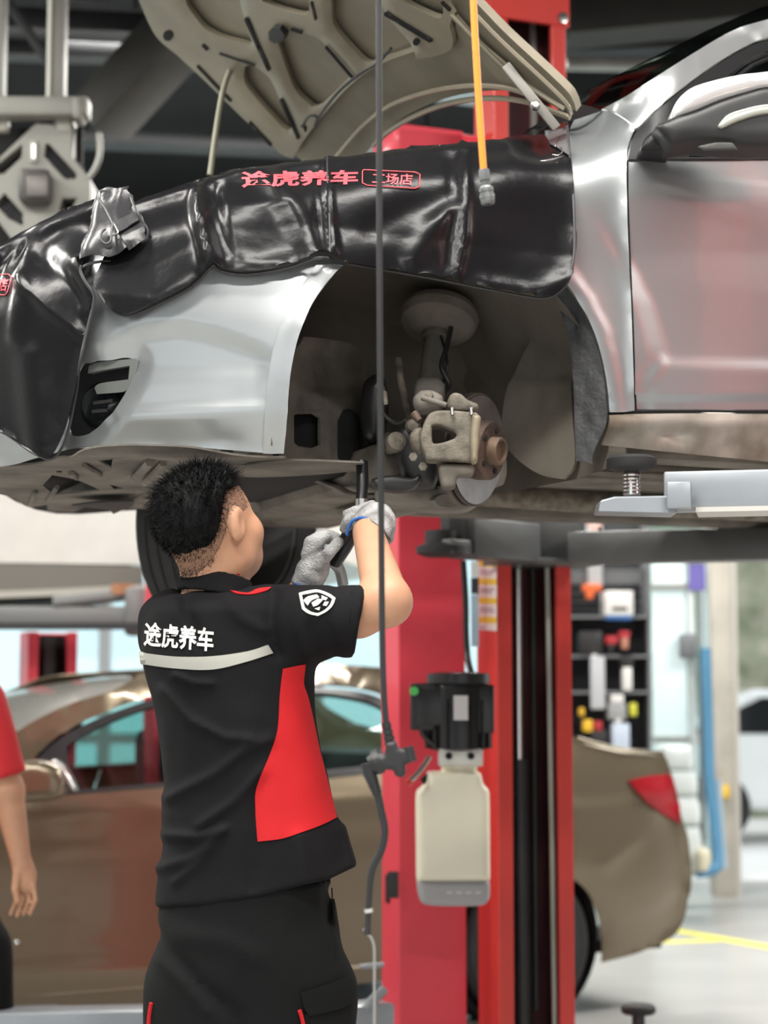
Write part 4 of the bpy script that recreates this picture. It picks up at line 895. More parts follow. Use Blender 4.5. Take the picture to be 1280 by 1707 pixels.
# ---- tall post of the silver car's lift
YT = 6.35
T0 = at(893, 1300, YT); T0[2] = 0
tall = empty('lift_post', T0, 'tall orange-red lift post with open channel, carriage and two grey arms', 'lift post')
channel('post', T0, .275, .16, 4.2, 0, M_redo, tall, lip=.055)
box('base_plate', T0 + NN * .12 + ZZ * .012, (.55, .5, .024), M_redo, tall, axes=(RR, NN, ZZ), bevel=.005)
prism('top_plate', [(-.15, 0), (.15, 0), (.15, .10), (-.15, .10)], T0 + ZZ * 3.62 - NN * .005, RR, ZZ, NN, .02, M_redo, tall)
lathe('top_bolt', [(0, 0), (.02, 0), (.02, .012), (0, .014)], T0 + ZZ * 3.645 + RR * .12 - NN * .005, -NN, M_chrome, tall, seg=10)
M_shaded_maroon = mat('shaded_maroon', (.045, .007, .009), .55, var=.3, vscale=5)  # shade inside the red channel, put into the colour of added sheets
box('channel_shade', T0 + NN * .137 + ZZ * 2.0, (.232, .004, 3.9), M_shaded_maroon, tall, axes=(RR, NN, ZZ))
for k_ in (-1, 1): box('channel_shade', T0 + NN * .08 + RR * k_ * .1155 + ZZ * 2.0, (.004, .11, 3.9), M_shaded_maroon, tall, axes=(RR, NN, ZZ))
tube('cylinder_rod', [T0 - RR * .012 + NN * .10 + ZZ * 1.12, T0 - RR * .012 + NN * .10 + ZZ * 1.95], .016, M_chrome, tall, sides=14)
tube('cylinder_body', [T0 - RR * .004 + NN * .10 + ZZ * .05, T0 - RR * .012 + NN * .10 + ZZ * 1.12], .034, M_black, tall, sides=18)
tube('chain', [T0 + RR * .045 + NN * .10 + ZZ * 0.3, T0 + RR * .045 + NN * .10 + ZZ * 1.9], .008, M_steel, tall, sides=8)
tube('hydraulic_hose', [T0 + RR * .088 + NN * .05 + ZZ * .2, T0 + RR * .082 + NN * .05 + ZZ * 1.0, T0 + RR * .072 + NN * .05 + ZZ * 1.95], .009, mat('pale_hose', (.50, .50, .44), .5), tall, sides=10)
for x in (-.035, .075): box('guide_strip', T0 + RR * x + NN * .13 + ZZ * 3.0, (.02, .012, 2.2), mat('strip_grey', (.42, .41, .38), .5, .3), tall, axes=(RR, NN, ZZ))
cz = 1.30 + (1175 - 905) / FPX * YT
car_ = box('carriage', T0 + NN * .08 + ZZ * (cz + .42), (.19, .15, 1.0), M_steel, tall, axes=(RR, NN, ZZ), bevel=.006)
box('carriage_hub', T0 - NN * .03 + ZZ * cz, (.26, .10, .15), M_grey, car_, axes=(RR, NN, ZZ), bevel=.008)
box('carriage_plate', T0 - NN * .06 + ZZ * (cz - .07), (.36, .16, .02), M_grey, car_, axes=(RR, NN, ZZ), bevel=.004)
for x in (-.12, -.03, .05, .11): tube('carriage_rod', [T0 + RR * x - NN * .04 + ZZ * (cz + .0), T0 + RR * x - NN * .04 + ZZ * (cz + .28)], .010, M_steel, car_, sides=8)
def swing(name, p0, p1, w, h, m, pad=None, parent=tall, padr=.055):
    p0, p1 = np.asarray(p0, float), np.asarray(p1, float); x = unit(p1 - p0); y = unit(np.cross(ZZ, x)); z = np.cross(x, y)
    o = box(name, (p0 + p1) / 2, (np.linalg.norm(p1 - p0), w, h), m, parent, axes=(x, y, z), bevel=.006)
    box('arm_tip', p1 + x * .05 - z * h * .25, (.14, w * .8, h * .35), m, o, axes=(x, y, z), bevel=.005)
    if pad is not None: lift_pad(p1 + x * .07 - z * h * .1, pad, o, padr)
    return o
def lift_pad(p, h, parent, r=.055):
    lathe('pad_screw', [(r * .36, 0), (r * .36, h)], p, ZZ, M_chrome, parent, seg=16)
    lathe('lift_pad', [(0, h), (r * .9, h), (r, h + .006), (r, h + .026), (r * .86, h + .034), (0, h + .034)], p, ZZ, M_rub, parent, seg=28)
swing('swing_arm', at(878, 906, 6.25), at(770, 897, 5.95), .11, .125, M_grey, None)
pd = at(735, 912, 5.9)
lathe('lift_pad', [(0, -.03), (.05, -.03), (.075, -.02), (.078, .0), (.05, .012), (.05, .05), (0, .05)], pd, ZZ, M_rub, tall, seg=28)
box('pad_tower', pd + ZZ * .06 + RR * .04, (.06, .07, .14), M_rub, tall, axes=(RR, NN, ZZ), bevel=.01)
swing('swing_arm', at(955, 914, 6.25), at(1400, 906, 5.9), .12, .100, M_grey, None)
tube('release_cable', [at(998, 880, 6.2), at(1010, 900, 6.2), at(1016, 912, 6.2), at(1010, 922, 6.2), at(1000, 915, 6.2)], .006, M_black, tall, sides=6)
# sticker sheet on the side of the tall post
sf = plane_surf(T0 - RR * .1385, RR)
stk = empty('warning_sticker', at(815, 990, YT), 'yellow and white instruction sticker on the tall lift post', 'sticker')
M_sy, M_sw, M_sk = mat('sticker_yellow', (.80, .55, .05), .5), mat('sticker_white', (.80, .74, .72), .5), mat('sticker_text', (.35, .25, .30), .6)
trace('sheet', [(798, 932), (829, 934), (829, 1052), (800, 1050)], sf, M_sw, stk, step=20, thick=.001, off=.003)
for y in (934, 964, 996, 1028): trace('yellow_band', [(799, y), (829, y + 1), (829, y + 11), (799, y + 10)], sf, M_sy, stk, step=12, thick=.001, off=.0045)
for y, w in ((950, 0), (955, 4), (981, 0), (986, 5), (1013, 2), (1018, 0), (1044, 16)): trace('print_line', [(802, y), (826 - w, y + .6), (826 - w, y + 3), (802, y + 2.4)], sf, M_sk, stk, step=10, thick=.001, off=.0045)
sl_ = empty('side_label', at(791, 1000, 6.3), 'narrow label strip with white, black and pale blue fields between the red posts', 'label')
for nm, y0, y1, c_ in (('white_field', 936, 962, (.72, .74, .74)), ('black_field', 963, 990, (.03, .03, .035)), ('blue_field', 991, 1078, (.42, .55, .66))):
    a_, b_ = at(785, y0, 6.32), at(798, y1, 6.32); box(nm, ((a_[0] + b_[0]) / 2, 6.32, (a_[2] + b_[2]) / 2), (b_[0] - a_[0], .006, a_[2] - b_[2]), mat('label_' + nm, c_, .5), sl_)
# ---- short post behind the power unit (neighbouring bay)
S0_ = at(725, 1300, 6.33); S0_[2] = 0
short = empty('lift_post', S0_, 'shorter crimson lift post with flat back standing left of the tall post', 'lift post')
channel('post', S0_ + NN * .17, .240, .15, 3.25, 0, M_red, short, lip=.05, face=-1)
box('base_plate', S0_ + NN * .12 + ZZ * .012, (.5, .5, .024), M_red, short, axes=(RR, NN, ZZ), bevel=.005)
box('head_beam', S0_ + NN * .12 + RR * .14 + ZZ * 3.19, (.55, .2, .10), M_red, short, axes=(RR, NN, ZZ), bevel=.006)
for s_ in (-.125, .125): prism('gusset', [(0, 0), (.10, 0), (0, .22)], S0_ + RR * s_ + ZZ * .024 + NN * .02, -NN, ZZ, RR, .01, M_red, short)
box('post_slot', S0_ - RR * .1235 + NN * .11 + ZZ * .70, (.004, .03, .09), M_slot, short, axes=(RR, NN, ZZ), bevel=.001)
box('slot_patch', at(655, 1475, 6.28), (.035, .006, .085), M_black, short, bevel=.002)
# ---- near post (stands to the right, seen in the paintwork) with its arm under the sill
N0 = from_car(1.42, -.78, 0); N0[2] = 0
near_ = empty('lift_post', N0, 'red lift post nearest the camera with light grey arm under the sill', 'lift post')
channel('post', N0, .34, .26, 3.6, 0, M_redo, near_, lip=.058, face=-1)
box('base_plate', N0 + ZZ * .012, (.6, .6, .024), M_redo, near_, axes=(RR, NN, ZZ), bevel=.005)
a0, a1 = at(1420, 812, 3.95), at(1140, 818, 4.02)
x = unit(a1 - a0); y = unit(np.cross(ZZ, x)); z = np.cross(x, y)
sa_ = box('swing_arm', (a0 + a1) / 2 + V(0, .03, 0), (np.linalg.norm(a1 - a0) + .07, .11, .078), M_greyl, near_, axes=(x, y, z), bevel=.005, label='light grey lift arm')
box('arm_end_block', at(1132, 826, 3.95), (.05, .03, .056), M_greyl, sa_, axes=(x, y, z), bevel=.003)
prism('arm_tongue', [(-.135, -.016), (.03, -.02), (.03, .018), (-.10, .016), (-.13, .008)], at(1105, 840, 3.97), V(1, 0, 0), V(0, 0, 1), V(0, 1, 0), .09, M_greyl, sa_, bevel=.004)
box('arm_edge_strip', (a0 + a1) / 2 + V(.02, .02, -.044), (np.linalg.norm(a1 - a0) - .02, .12, .010), mat('strip_pale', (.55, .54, .5), .4), sa_, axes=(x, y, z))
ps = at(1053, 826, 4.02); pt = at(1053, 786, 4.02)
lathe('pad_screw', [(.017, 0)] + [(.017 + .0016 * (k % 2), .004 * k) for k in range(1, 13)] + [(.015, .052)], ps, ZZ, M_chrome, sa_, seg=20)
lathe('lift_pad', [(0, 0), (.030, .0), (.050, .006), (.053, .012), (.053, .026), (.045, .032), (0, .032)], pt + ZZ * 0, ZZ, M_rub, sa_, seg=32)
box('arm_link', N0 + (a0 - N0) * .5 * V(1, 1, 0) + ZZ * (a0[2]), (.9, .13, .09), M_greyl, near_, axes=(unit((N0 - a0) * V(1, 1, 0)), unit(np.cross(ZZ, (N0 - a0) * V(1, 1, 0))), ZZ), bevel=.006)
# ---- power unit: motor, valve block, oil tank
YP = 6.0
pu = empty('power_unit', at(755, 1400, YP), 'hydraulic power unit with black motor and cream plastic oil tank on the post', 'power unit')
M_blk = mat('motor_black', (.012, .012, .013), .35, spec=.5)
M_tank = mat('tank_plastic', (.86, .82, .66), .45, var=.03, sss=.15)
mo = lathe('motor', [(0, -.105), (.07, -.105), (.092, -.095), (.094, .09), (.09, .10), (.098, .105), (.098, .135), (.06, .14), (0, .14)], at(764, 1196, YP), ZZ, M_blk, pu, seg=32)
for k in range(12):
    a = math.pi * (.62 + k * .125); box('motor_fin', at(764, 1196, YP) + V(math.cos(a) * .098, math.sin(a) * .098, -.02), (.012, .004, .15), M_blk, mo, yaw=a)
box('switch_box', at(704, 1178, YP - .02), (.075, .10, .145), M_blk, pu, bevel=.008)
box('terminal_box', at(806, 1182, YP - .02), (.062, .10, .15), M_blk, pu, bevel=.008)
box('control_box', at(722, 1176, YP - .03), (.11, .09, .125), M_blk, pu, bevel=.01)
lathe('start_button', [(0, 0), (.014, 0), (.014, .012), (0, .014)], at(690, 1152, YP - .075), V(0, -1, 0), mat('button_green', (.10, .55, .12), .4), pu, seg=16)
box('rating_plate', at(768, 1180, YP - .105), (.044, .004, .075), mat('plate_grey', (.62, .60, .60), .5), pu)
vb = box('valve_block', at(767, 1262, YP - .02), (.135, .11, .055), mat('valve_alloy', (.62, .61, .56), .4, .5), pu, bevel=.006)
for x_ in (748, 785): lathe('valve_port', [(0, 0), (.011, 0), (.011, .01), (0, .01)], at(x_, 1260, YP - .082), V(0, -1, 0), M_slot, vb, seg=12)
tube('release_lever', [at(716, 1262, YP - .05), at(700, 1285, YP - .08), at(684, 1302, YP - .1)], .008, M_chrome, pu, sides=8)
tube('lever_knob', [at(684, 1302, YP - .1), at(678, 1307, YP - .105)], .010, M_redo, pu, sides=10)
tube('motor_cable', [at(700, 1205, YP - .06), at(706, 1225, YP - .06), at(724, 1242, YP - .06)], .009, M_blk, pu, sides=8)
tube('pump_neck', [at(765, 1270, YP), at(765, 1292, YP)], .055, M_tank, pu, sides=20)
tk = [at(px_, py_, YP) for px_, py_ in ((712, 1286), (800, 1286), (803, 1308), (813, 1316), (814, 1460), (813, 1494), (806, 1503), (790, 1507), (715, 1506), (700, 1498), (696, 1488), (694, 1330), (698, 1316), (708, 1302))]
chunk('oil_tank', [(712, 1286), (800, 1286), (804, 1306), (812, 1314), (814, 1330), (815, 1466), (694, 1466), (693, 1330), (698, 1316), (710, 1304)], YP, .095, M_tank, pu, rnd=.03, h=.007, corner=60)
chunk('tank_bottom', [(694, 1464), (815, 1464), (814, 1494), (808, 1503), (790, 1507), (716, 1506), (700, 1499), (696, 1488)], YP, .0955, mat('tank_grey', (.36, .36, .37), .45, sss=.1), pu, rnd=.03, h=.007, corner=60, label='grey oil showing through the tank foot')
lathe('tank_cap', [(0, 0), (.018, 0), (.018, .02), (0, .022)], at(714, 1302, YP - .04), unit(V(-.6, 0, .8)), M_slot, pu, seg=14)
for k in range(4): box('tank_mark', at(749 + k * 16, 1488, YP - .0965), (.016, .002, .005), mat('mark_pale', (.6, .6, .6), .5), pu)
tube('supply_hose', [at(772, 935, YP + .1), at(776, 1000, YP + .1), at(777, 1060, YP + .1), at(780, 1100, YP + .08), at(788, 1128, YP)], .010, M_blk, pu, sides=8)
# ---- low arms of the sedan's lift near the floor
lw = empty('low_lift_arm', floor_pt(900, 1700), 'low grey lift arm with round black pad on the floor below the sedan tail', 'lift arm')
fp0 = at(1064, 1695, 6.6); fp0[2] = .06
M_arm2 = mat('arm_paint_dim', (.30, .31, .32), .4, .2)
box('arm', at(985, 1712, 6.7) * V(1, 1, 0) + V(0, 0, .12), (.62, .13, .10), M_arm2, lw, bevel=.01)
box('arm_top', at(975, 1690, 6.7) * V(1, 1, 0) + V(.0, -.02, .20), (.34, .10, .012), M_greyl, lw, bevel=.003)
px_, py_ = 1064, 1690; pp = at(px_, py_, 6.55); lathe('pad_screw', [(.022, -.25), (.022, 0)], pp, ZZ, M_steel, lw, seg=16); lathe('lift_pad', [(0, 0), (.05, 0), (.058, .006), (.058, .022), (.05, .03), (0, .03)], pp, ZZ, M_rub, lw, seg=28)
lw2 = empty('low_lift_arm', floor_pt(120, 1705), 'pale grey lift arm under the sedan sill, left of the mechanic', 'lift arm')
box('arm', at(140, 1706, 5.9), (.62, .14, .09), M_greyl, lw2, yaw=.12, bevel=.01)
box('arm_joint', at(40, 1716, 5.95), (.2, .2, .12), M_grey, lw2, yaw=.12, bevel=.01)
lw3 = empty('low_lift_arm', floor_pt(615, 1700), 'pale folded lift arm at the foot of the crimson post', 'lift arm')
box('arm', at(606, 1690, 6.1), (.16, .12, .07), M_greyl, lw3, yaw=.5, bevel=.01)
tube('arm_handle', [at(600, 1612, 6.1), at(640, 1608, 6.1)], .008, M_greyl, lw3, sides=8)
tube('arm_bracket', [at(592, 1700, 6.05), at(612, 1676, 6.05), at(640, 1650, 6.1)], .016, M_greyl, lw3, sides=8, curve=False)
# ================================================================ grey unit hanging from the ceiling frame
YM = 7.0
M_unit = mat('unit_grey', (.24, .24, .215), .5, .2, var=.05)
M_unit2 = mat('unit_light_edge', (.36, .355, .31), .5)
hu = empty('ceiling_machine', at(66, 300, YM), 'grey octagonal machine with slotted corners hanging from a ceiling frame', 'machine')
op = [(108, 212), (60, 205), (0, 262), (-20, 300), (-20, 345), (20, 400), (60, 430), (118, 400), (150, 352), (150, 297), (121, 262), (121, 196), (93, 195), (90, 212)]
def px2(poly): A = [at(x, y, YM) for x, y in poly]; return [(q[0], q[2]) for q in A]
cutl = [[(76, 240), (82, 240), (128, 290), (126, 298), (108, 298), (74, 260)], [(38, 240), (36, 262), (6, 290), (-8, 288), (-6, 276)], [(8, 322), (38, 356), (38, 376), (14, 364), (-8, 340)], [(104, 330), (128, 330), (120, 346), (98, 352)]]
prism('housing', px2(op), V(0, YM, 0), V(1, 0, 0), V(0, 0, 1), V(0, 1, 0), .22, M_unit, hu, bevel=.006, holes=[px2(c) for c in cutl])
box('inner_grille', at(62, 310, YM + .12), (.34, .05, .44), M_slot, hu)
for k in range(9):
    box('grille_rib', at(84 + k * 5, 250 + k * 5.6, YM + .06), (.006, .04, .10), M_steel, hu, axes=(unit(V(.7, 0, -.7)), V(0, 1, 0), unit(V(.7, 0, .7))))
    box('grille_rib', at(4 + k * 4, 328 + k * 5, YM + .06), (.006, .04, .10), M_steel, hu, axes=(unit(V(.7, 0, -.7)), V(0, 1, 0), unit(V(.7, 0, .7))))
bx_ = box('centre_box', at(59, 312, YM - .04), (.115, .10, .125), mat('centre_dark', (.085, .08, .075), .45, .2), hu, bevel=.02)
box('box_face', at(61, 309, YM - .095), (.085, .01, .085), mat('centre_face', (.16, .15, .14), .4, .2), bx_, bevel=.01)
box('vent_plate', at(56, 253, YM - .006), (.03, .012, .085), M_unit2, hu, bevel=.005)
for k in range(4): box('lamp_dot', at(56, 243 + k * 6, YM - .016), (.010, .008, .010), mat('lamp_white', (.9, .9, .85), .3, emit=(1, .98, .9), estr=1.5), hu)
box('mount_ear', at(107, 208, YM + .02), (.055, .05, .07), M_unit2, hu, bevel=.006)
box('mount_ear', at(5, 205, YM + .02), (.045, .05, .07), M_unit2, hu, bevel=.006)
box('top_bar', at(60, 182, YM - .02), (.40, .10, .072), M_unit, hu, bevel=.008)
box('bar_end', at(132, 186, YM - .03), (.035, .12, .085), M_unit, hu, bevel=.012)
box('upright', at(97, 80, YM + .02), (.058, .08, .46), M_unit, hu, bevel=.004)
box('upright_edge', at(83, 80, YM - .02), (.014, .05, .46), mat('edge_bright', (.6, .6, .53), .4), hu)
box('upright', at(-2, 80, YM + .02), (.05, .08, .46), M_unit, hu, bevel=.004)
box('ceiling_drop', at(50, -100, YM + .02) , (.3, .3, .1), M_unit, hu); 
for px_ in (97, -2):
    q = at(px_, 0, YM + .02); box('drop_post', V(q[0], YM + .02, (q[2] + 5.2) / 2), (.05, .07, 5.2 - q[2]), M_unit, hu)
tube('feed_hose', [at(165, 222, YM), at(166, 255, YM), at(160, 278, YM), at(148, 296, YM)], .012, M_gal, hu, sides=8)
# ================================================================ bronze sedan in the next bay
ts = math.radians(30); SR = V(math.cos(ts), math.sin(ts), 0); SN = V(-math.sin(ts), math.cos(ts), 0)
SO = at(100, 1320, 7.0); SO[2] = 0
def to_s(P): q = P - SO; return q @ SR, q @ SN, q[..., 2]
def from_s(x, y, z): return SO + SR * x + SN * y + ZZ * z
def sed_F(P):
    x, y, z = to_s(P); bk = np.clip((x - 1.7) / .5, 0, 1)
    t = np.interp(z - .16 * bk * (z > .9), [.1, .2, .28, .36, .5, .75, .93, 1.2, 1.34, 1.41, 1.44, 1.46], [.12, .06, .03, .01, 0, 0, .03, .15, .23, .33, .52, .86])
    tr = np.interp(z, [.2, .45, .7, .95, 1.08, 1.14, 1.20, 1.45], [.10, 0.0, 0, .05, .10, .25, .7, 1.4])
    u = np.maximum(0, x - 2.45) / np.maximum(.1, 1.0 - tr); v = np.maximum(0, .88 - y) / np.maximum(.02, .88 - t)
    return (np.power(u ** 2.3 + v ** 2.3, 1 / 2.3) - 1) * .88
sed_s = fill_depth(implicit(sed_F, 5.6, 11, 160))
M_bronze = mat('bronze_paint', (0.20, 0.160, 0.105), 0.30, 0.65, coat=.8, coat_rough=.05)
M_bronzel = M_bronze
M_sglass = glass_mat('sedan_glass', (.66, .80, .78), .035)
sed = empty('sedan', from_s(.6, .88, 0), 'bronze sedan parked in the next bay behind the mechanic', 'car')
def sdisp(x, y):
    yl = np.interp(x, [0, 300, 640, 1000], [1372, 1355, 1330, 1322]); d = -.012 * np.clip((y - yl) / 14, 0, 1)
    return d + .012 * np.clip((y - np.interp(x, [0, 300, 640, 1000], [1600, 1590, 1570, 1540])) / 18, 0, 1)
s_door = trace('front_door', [(-20, 1336), (60, 1329), (120, 1325), (270, 1313), (428, 1301), (430, 1627), (300, 1640), (130, 1654), (-20, 1664)], sed_s, M_bronze, sed, step=18, thick=.01, disp=sdisp)
s_fend = trace('front_wing', [(-420, 1370), (-300, 1345), (-100, 1325), (-24, 1330), (-24, 1662), (-60, 1600), (-140, 1560), (-240, 1570), (-300, 1640), (-330, 1720), (-420, 1720)], sed_s, M_bronze, sed, step=24, thick=.01)
s_door2 = trace('rear_door', [(432, 1301), (560, 1288), (700, 1274), (740, 1268), (745, 1500), (752, 1560), (745, 1590), (680, 1602), (434, 1627)], sed_s, M_bronze, sed, step=18, thick=.01, disp=sdisp)
def qdisp(x, y):
    d = sdisp(x, y) * (x < 950); yb = np.interp(x, [1003, 1060, 1140], [1540, 1525, 1488])
    return d - .012 * np.clip((y - yb) / 14, 0, 1) * (x > 940) + ridge(x, y, [(1010, 1440), (1060, 1390), (1085, 1362)], 16, .006)
s_q = trace('quarter_panel', [(744, 1268), (800, 1250), (860, 1226), (905, 1212), (962, 1229), (1000, 1240), (1040, 1248), (1103, 1254), (1112, 1268), (1128, 1320), (1136, 1362), (1146, 1392), (1152, 1440), (1152, 1480), (1148, 1502), (1143, 1530), (1125, 1560), (1080, 1584), (1003, 1606), (1004, 1570), (998, 1530), (975, 1482), (935, 1456), (885, 1448), (830, 1458), (790, 1492), (768, 1540), (760, 1592), (748, 1590), (754, 1560), (748, 1500)], sed_s, M_bronze, sed, step=11, thick=.01, disp=qdisp, relax=8)
s_sill = trace('sill', [(-20, 1668), (130, 1657), (300, 1643), (434, 1630), (680, 1606), (758, 1595), (758, 1622), (434, 1662), (130, 1690), (-20, 1700)], sed_s, M_bronze, sed, step=18, thick=.02, off=-.01)
trace('tail_light', [(1045, 1301), (1075, 1296), (1112, 1290), (1122, 1312), (1129, 1340), (1132, 1373), (1100, 1354), (1070, 1330)], sed_s, mat('tail_red', (.36, .008, .016), .25, spec=.4), sed, step=8, thick=.04, off=.022, relax=6)
trace('boot_highlight', [(962, 1229), (1000, 1240), (1040, 1248), (1103, 1254), (1104, 1262), (1040, 1257), (1000, 1249), (962, 1238)], sed_s, mat('bronze_highlight', (.36, .32, .25), .25, .5, coat=1), sed, step=10, thick=.01, off=.01)  # paler bronze strip paints the highlight along the boot lid
win1 = [(112, 1242), (170, 1209), (245, 1180), (320, 1164), (345, 1162), (334, 1299), (118, 1316)]
win2 = [(362, 1160), (450, 1153), (540, 1153), (610, 1166), (660, 1195), (688, 1232), (690, 1266), (560, 1281), (352, 1297)]
s_frame = trace('window_frame', [(62, 1264), (100, 1231), (160, 1198), (245, 1167), (300, 1155), (400, 1145), (520, 1144), (605, 1152), (665, 1176), (715, 1206), (742, 1244), (740, 1266), (560, 1287), (275, 1311), (120, 1323), (68, 1324)], sed_s, M_black, sed, step=14, thick=.02, holes=[win1, win2], off=-.006)
gl1 = trace('front_window', win1, sed_s, M_sglass, sed, step=20, thick=.004, off=-.02); gl2 = trace('rear_window', win2, sed_s, M_sglass, sed, step=20, thick=.004, off=-.02)
trace('chrome_strip', [(560, 1287), (740, 1266), (740, 1274), (560, 1296), (420, 1306), (420, 1300)], sed_s, mat('chrome', (.75, .76, .77), .12, 1.0), sed, step=14, thick=.006, off=.004)
s_roof = trace('roof', [(0, 1262), (-40, 1282), (-60, 1268), (0, 1236), (60, 1200), (120, 1172), (190, 1150), (240, 1122), (300, 1115), (400, 1109), (500, 1107), (600, 1110), (680, 1120), (760, 1146), (830, 1182), (905, 1213), (860, 1227), (800, 1251), (746, 1268), (746, 1244), (718, 1202), (668, 1171), (606, 1147), (520, 1139), (400, 1140), (300, 1150), (245, 1162), (160, 1193), (98, 1226), (58, 1262), (40, 1282), (20, 1290)], sed_s, M_bronzel, sed, step=14, thick=.012, relax=8)
wn = [(-60, 1268), (0, 1237), (60, 1201), (120, 1173), (188, 1151)]; wf = [(-80, 1232), (-10, 1196), (60, 1160), (124, 1137), (200, 1126)]
wa = np.array(wn, float); nr = sed_s(wa[:, 0], wa[:, 1]); SM = from_s(0, .88, 0); rows = []
for p_, q_ in zip(nr, wf):
    far = p_ - 2 * ((p_ - SM) @ SN) * SN; mid = at(q_[0], q_[1], p_[1] + .6)
    rows.append([(1 - t) ** 2 * p_ + 2 * t * (1 - t) * (2 * mid - .5 * p_ - .5 * far) + t * t * far for t in np.linspace(0, 1, 9)])
mesh('windscreen', [v for r_ in rows for v in r_], [(i * 9 + j, i * 9 + j + 1, (i + 1) * 9 + j + 1, (i + 1) * 9 + j) for i in range(4) for j in range(8)], mat('sedan_windscreen', (.26, .255, .23), .12, .2, spec=.8), sed)
for o in (s_door, s_fend, s_door2, s_q, s_sill, s_frame, gl1, gl2, s_roof): mirror_part(o, SM, SN)
# bonnet, boot lid, cabin floor and seats
def slab(name, pts, th, m, parent): 
    k = len(pts); return mesh(name, list(pts) + [np.asarray(p) - ZZ * th for p in pts], [tuple(range(k)), tuple(range(2 * k - 1, k - 1, -1))] + [(i, i + k, (i + 1) % k + k, (i + 1) % k) for i in range(k)], m, parent, smooth=False, recalc=True)
slab('bonnet_lid', [from_s(x, y, z) for x, y, z in ((-.45, .12, .93), (-.45, 1.64, .93), (-1.4, 1.5, .74), (-1.4, .26, .74))], .02, M_bronze, sed)
slab('boot_lid', [from_s(x, y, z) for x, y, z in ((2.0, .2, 1.02), (2.72, .3, .98), (2.72, 1.46, .98), (2.0, 1.56, 1.02))], .02, M_bronze, sed)
slab('cabin_floor', [from_s(x, y, .3) for x, y in ((-1.2, .1), (2.8, .1), (2.8, 1.66), (-1.2, 1.66))], .05, M_slot, sed)
M_seat = mat('seat_fabric', (.03, .03, .032), .8)
for y in (.32, 1.0):
    st_ = box('front_seat', from_s(.95, y + .22, .85), (.16, .46, .70), M_seat, sed, axes=(SR, SN, ZZ), bevel=.06); box('headrest', from_s(1.0, y + .22, 1.27), (.09, .24, .15), M_seat, st_, axes=(SR, SN, ZZ), bevel=.03)
box('rear_seat', from_s(1.85, .88, .80), (.2, 1.3, .6), M_seat, sed, axes=(SR, SN, ZZ), bevel=.06)
box('dashboard', from_s(-.1, .88, .80), (.4, 1.4, .28), M_seat, sed, axes=(SR, SN, ZZ), bevel=.05)
# mirror
sm = chunk('door_mirror', [(14, 1300), (20, 1278), (38, 1270), (62, 1266), (88, 1270), (104, 1280), (112, 1302), (108, 1326), (88, 1334), (40, 1337), (20, 1330)], 6.82, .07, M_bronze, sed, rnd=.05, h=.008)
chunk('mirror_rim', [(88, 1265), (96, 1266), (114, 1285), (131, 1318), (128, 1320), (110, 1300), (100, 1283)], 6.84, .05, M_chrome, sm, rnd=.01, h=.006)
# wheels
def alloy(c, ax, parent, r=.315, rr=.215):
    w = lathe('wheel', [(rr, -.01), (rr + .012, -.004), (r - .03, -.006), (r - .006, .01), (r, .03), (r, .17), (r - .03, .2), (rr, .2)], c, ax, M_tyre, parent, seg=48, cap=False)
    lathe('wheel_rim', [(rr, .0), (rr - .012, .004), (rr - .02, .05), (rr - .02, .18)], c, ax, M_alu, w, seg=48, cap=False); lathe('wheel_hub', [(0, .0), (.05, .004), (.06, .03), (.0, .03)], c, ax, M_alu, w, seg=20)
    a = unit(ax); e1 = unit(np.cross(a, ZZ)); e2 = np.cross(a, e1)
    for k in range(10):
        t = 2 * math.pi * k / 10; d = math.cos(t) * e1 + math.sin(t) * e2; box('spoke', np.asarray(c) + d * .115 + a * .022, (.19, .026, .03), M_alu, w, axes=(d, np.cross(a, d), a), bevel=.005)
    lathe('wheel_disc', [(0, .09), (.15, .09), (.15, .1), (0, .1)], c, ax, M_discd, w, seg=30)
    return w
rc = sed_s(np.array([885.]), np.array([1560.]))[0]; xr = (rc - SO) @ SR
alloy(from_s(xr, .03, .315), SN, sed); alloy(from_s(xr, 1.73, .315), -SN, sed); alloy(from_s(xr - 2.6, .03, .315), SN, sed); alloy(from_s(xr - 2.6, 1.73, .315), -SN, sed)
tb = lathe('arch_liner', [(.36, 0), (.36, .25), (0, .25)], from_s(xr, .04, .34), SN, M_slot, sed, seg=40, cap=False)
# ================================================================ pale van on the lift further back
van = empty('pale_van', at(40, 900, 10.0), 'cream white van raised on a lift at the back left', 'van')
M_van = mat('van_cream', (.74, .73, .69), .35, coat=.5, var=.03)
vp = plane_surf(at(40, 900, 9.6), NN)
def vanp(name, poly, m, off=0, thick=.05, parent=van, back=None): return trace(name, poly, vp, m, parent, step=40, thick=thick, off=off, back=back)
vanp('van_body', [(-330, 560), (640, 560), (700, 640), (716, 780), (710, 930), (640, 960), (560, 930), (520, 860), (440, 830), (360, 860), (320, 938), (235, 941), (0, 938), (-330, 936)], M_van, back=NN * 1.7)
vanp('side_trim', [(-330, 936), (0, 940), (236, 944), (238, 975), (0, 984), (-330, 990)], mat('van_trim', (.19, .178, .155), .6), off=.015, back=NN * 1.6)
vanp('trim_strip', [(-330, 990), (0, 985), (238, 975), (240, 985), (0, 997), (-330, 1003)], mat('van_strip', (.48, .47, .42), .5), off=.02, back=NN * .1)
vanp('van_floor_shade', [(-330, 1001), (0, 996), (260, 982), (260, 990), (0, 1004), (-330, 1010)], M_slot, off=-.05, back=NN * 1.3)  # underside slab; its black paints the shadow below the trim
wc = at(440, 945, 9.7); alloy(wc, NN, van, r=.33, rr=.22)
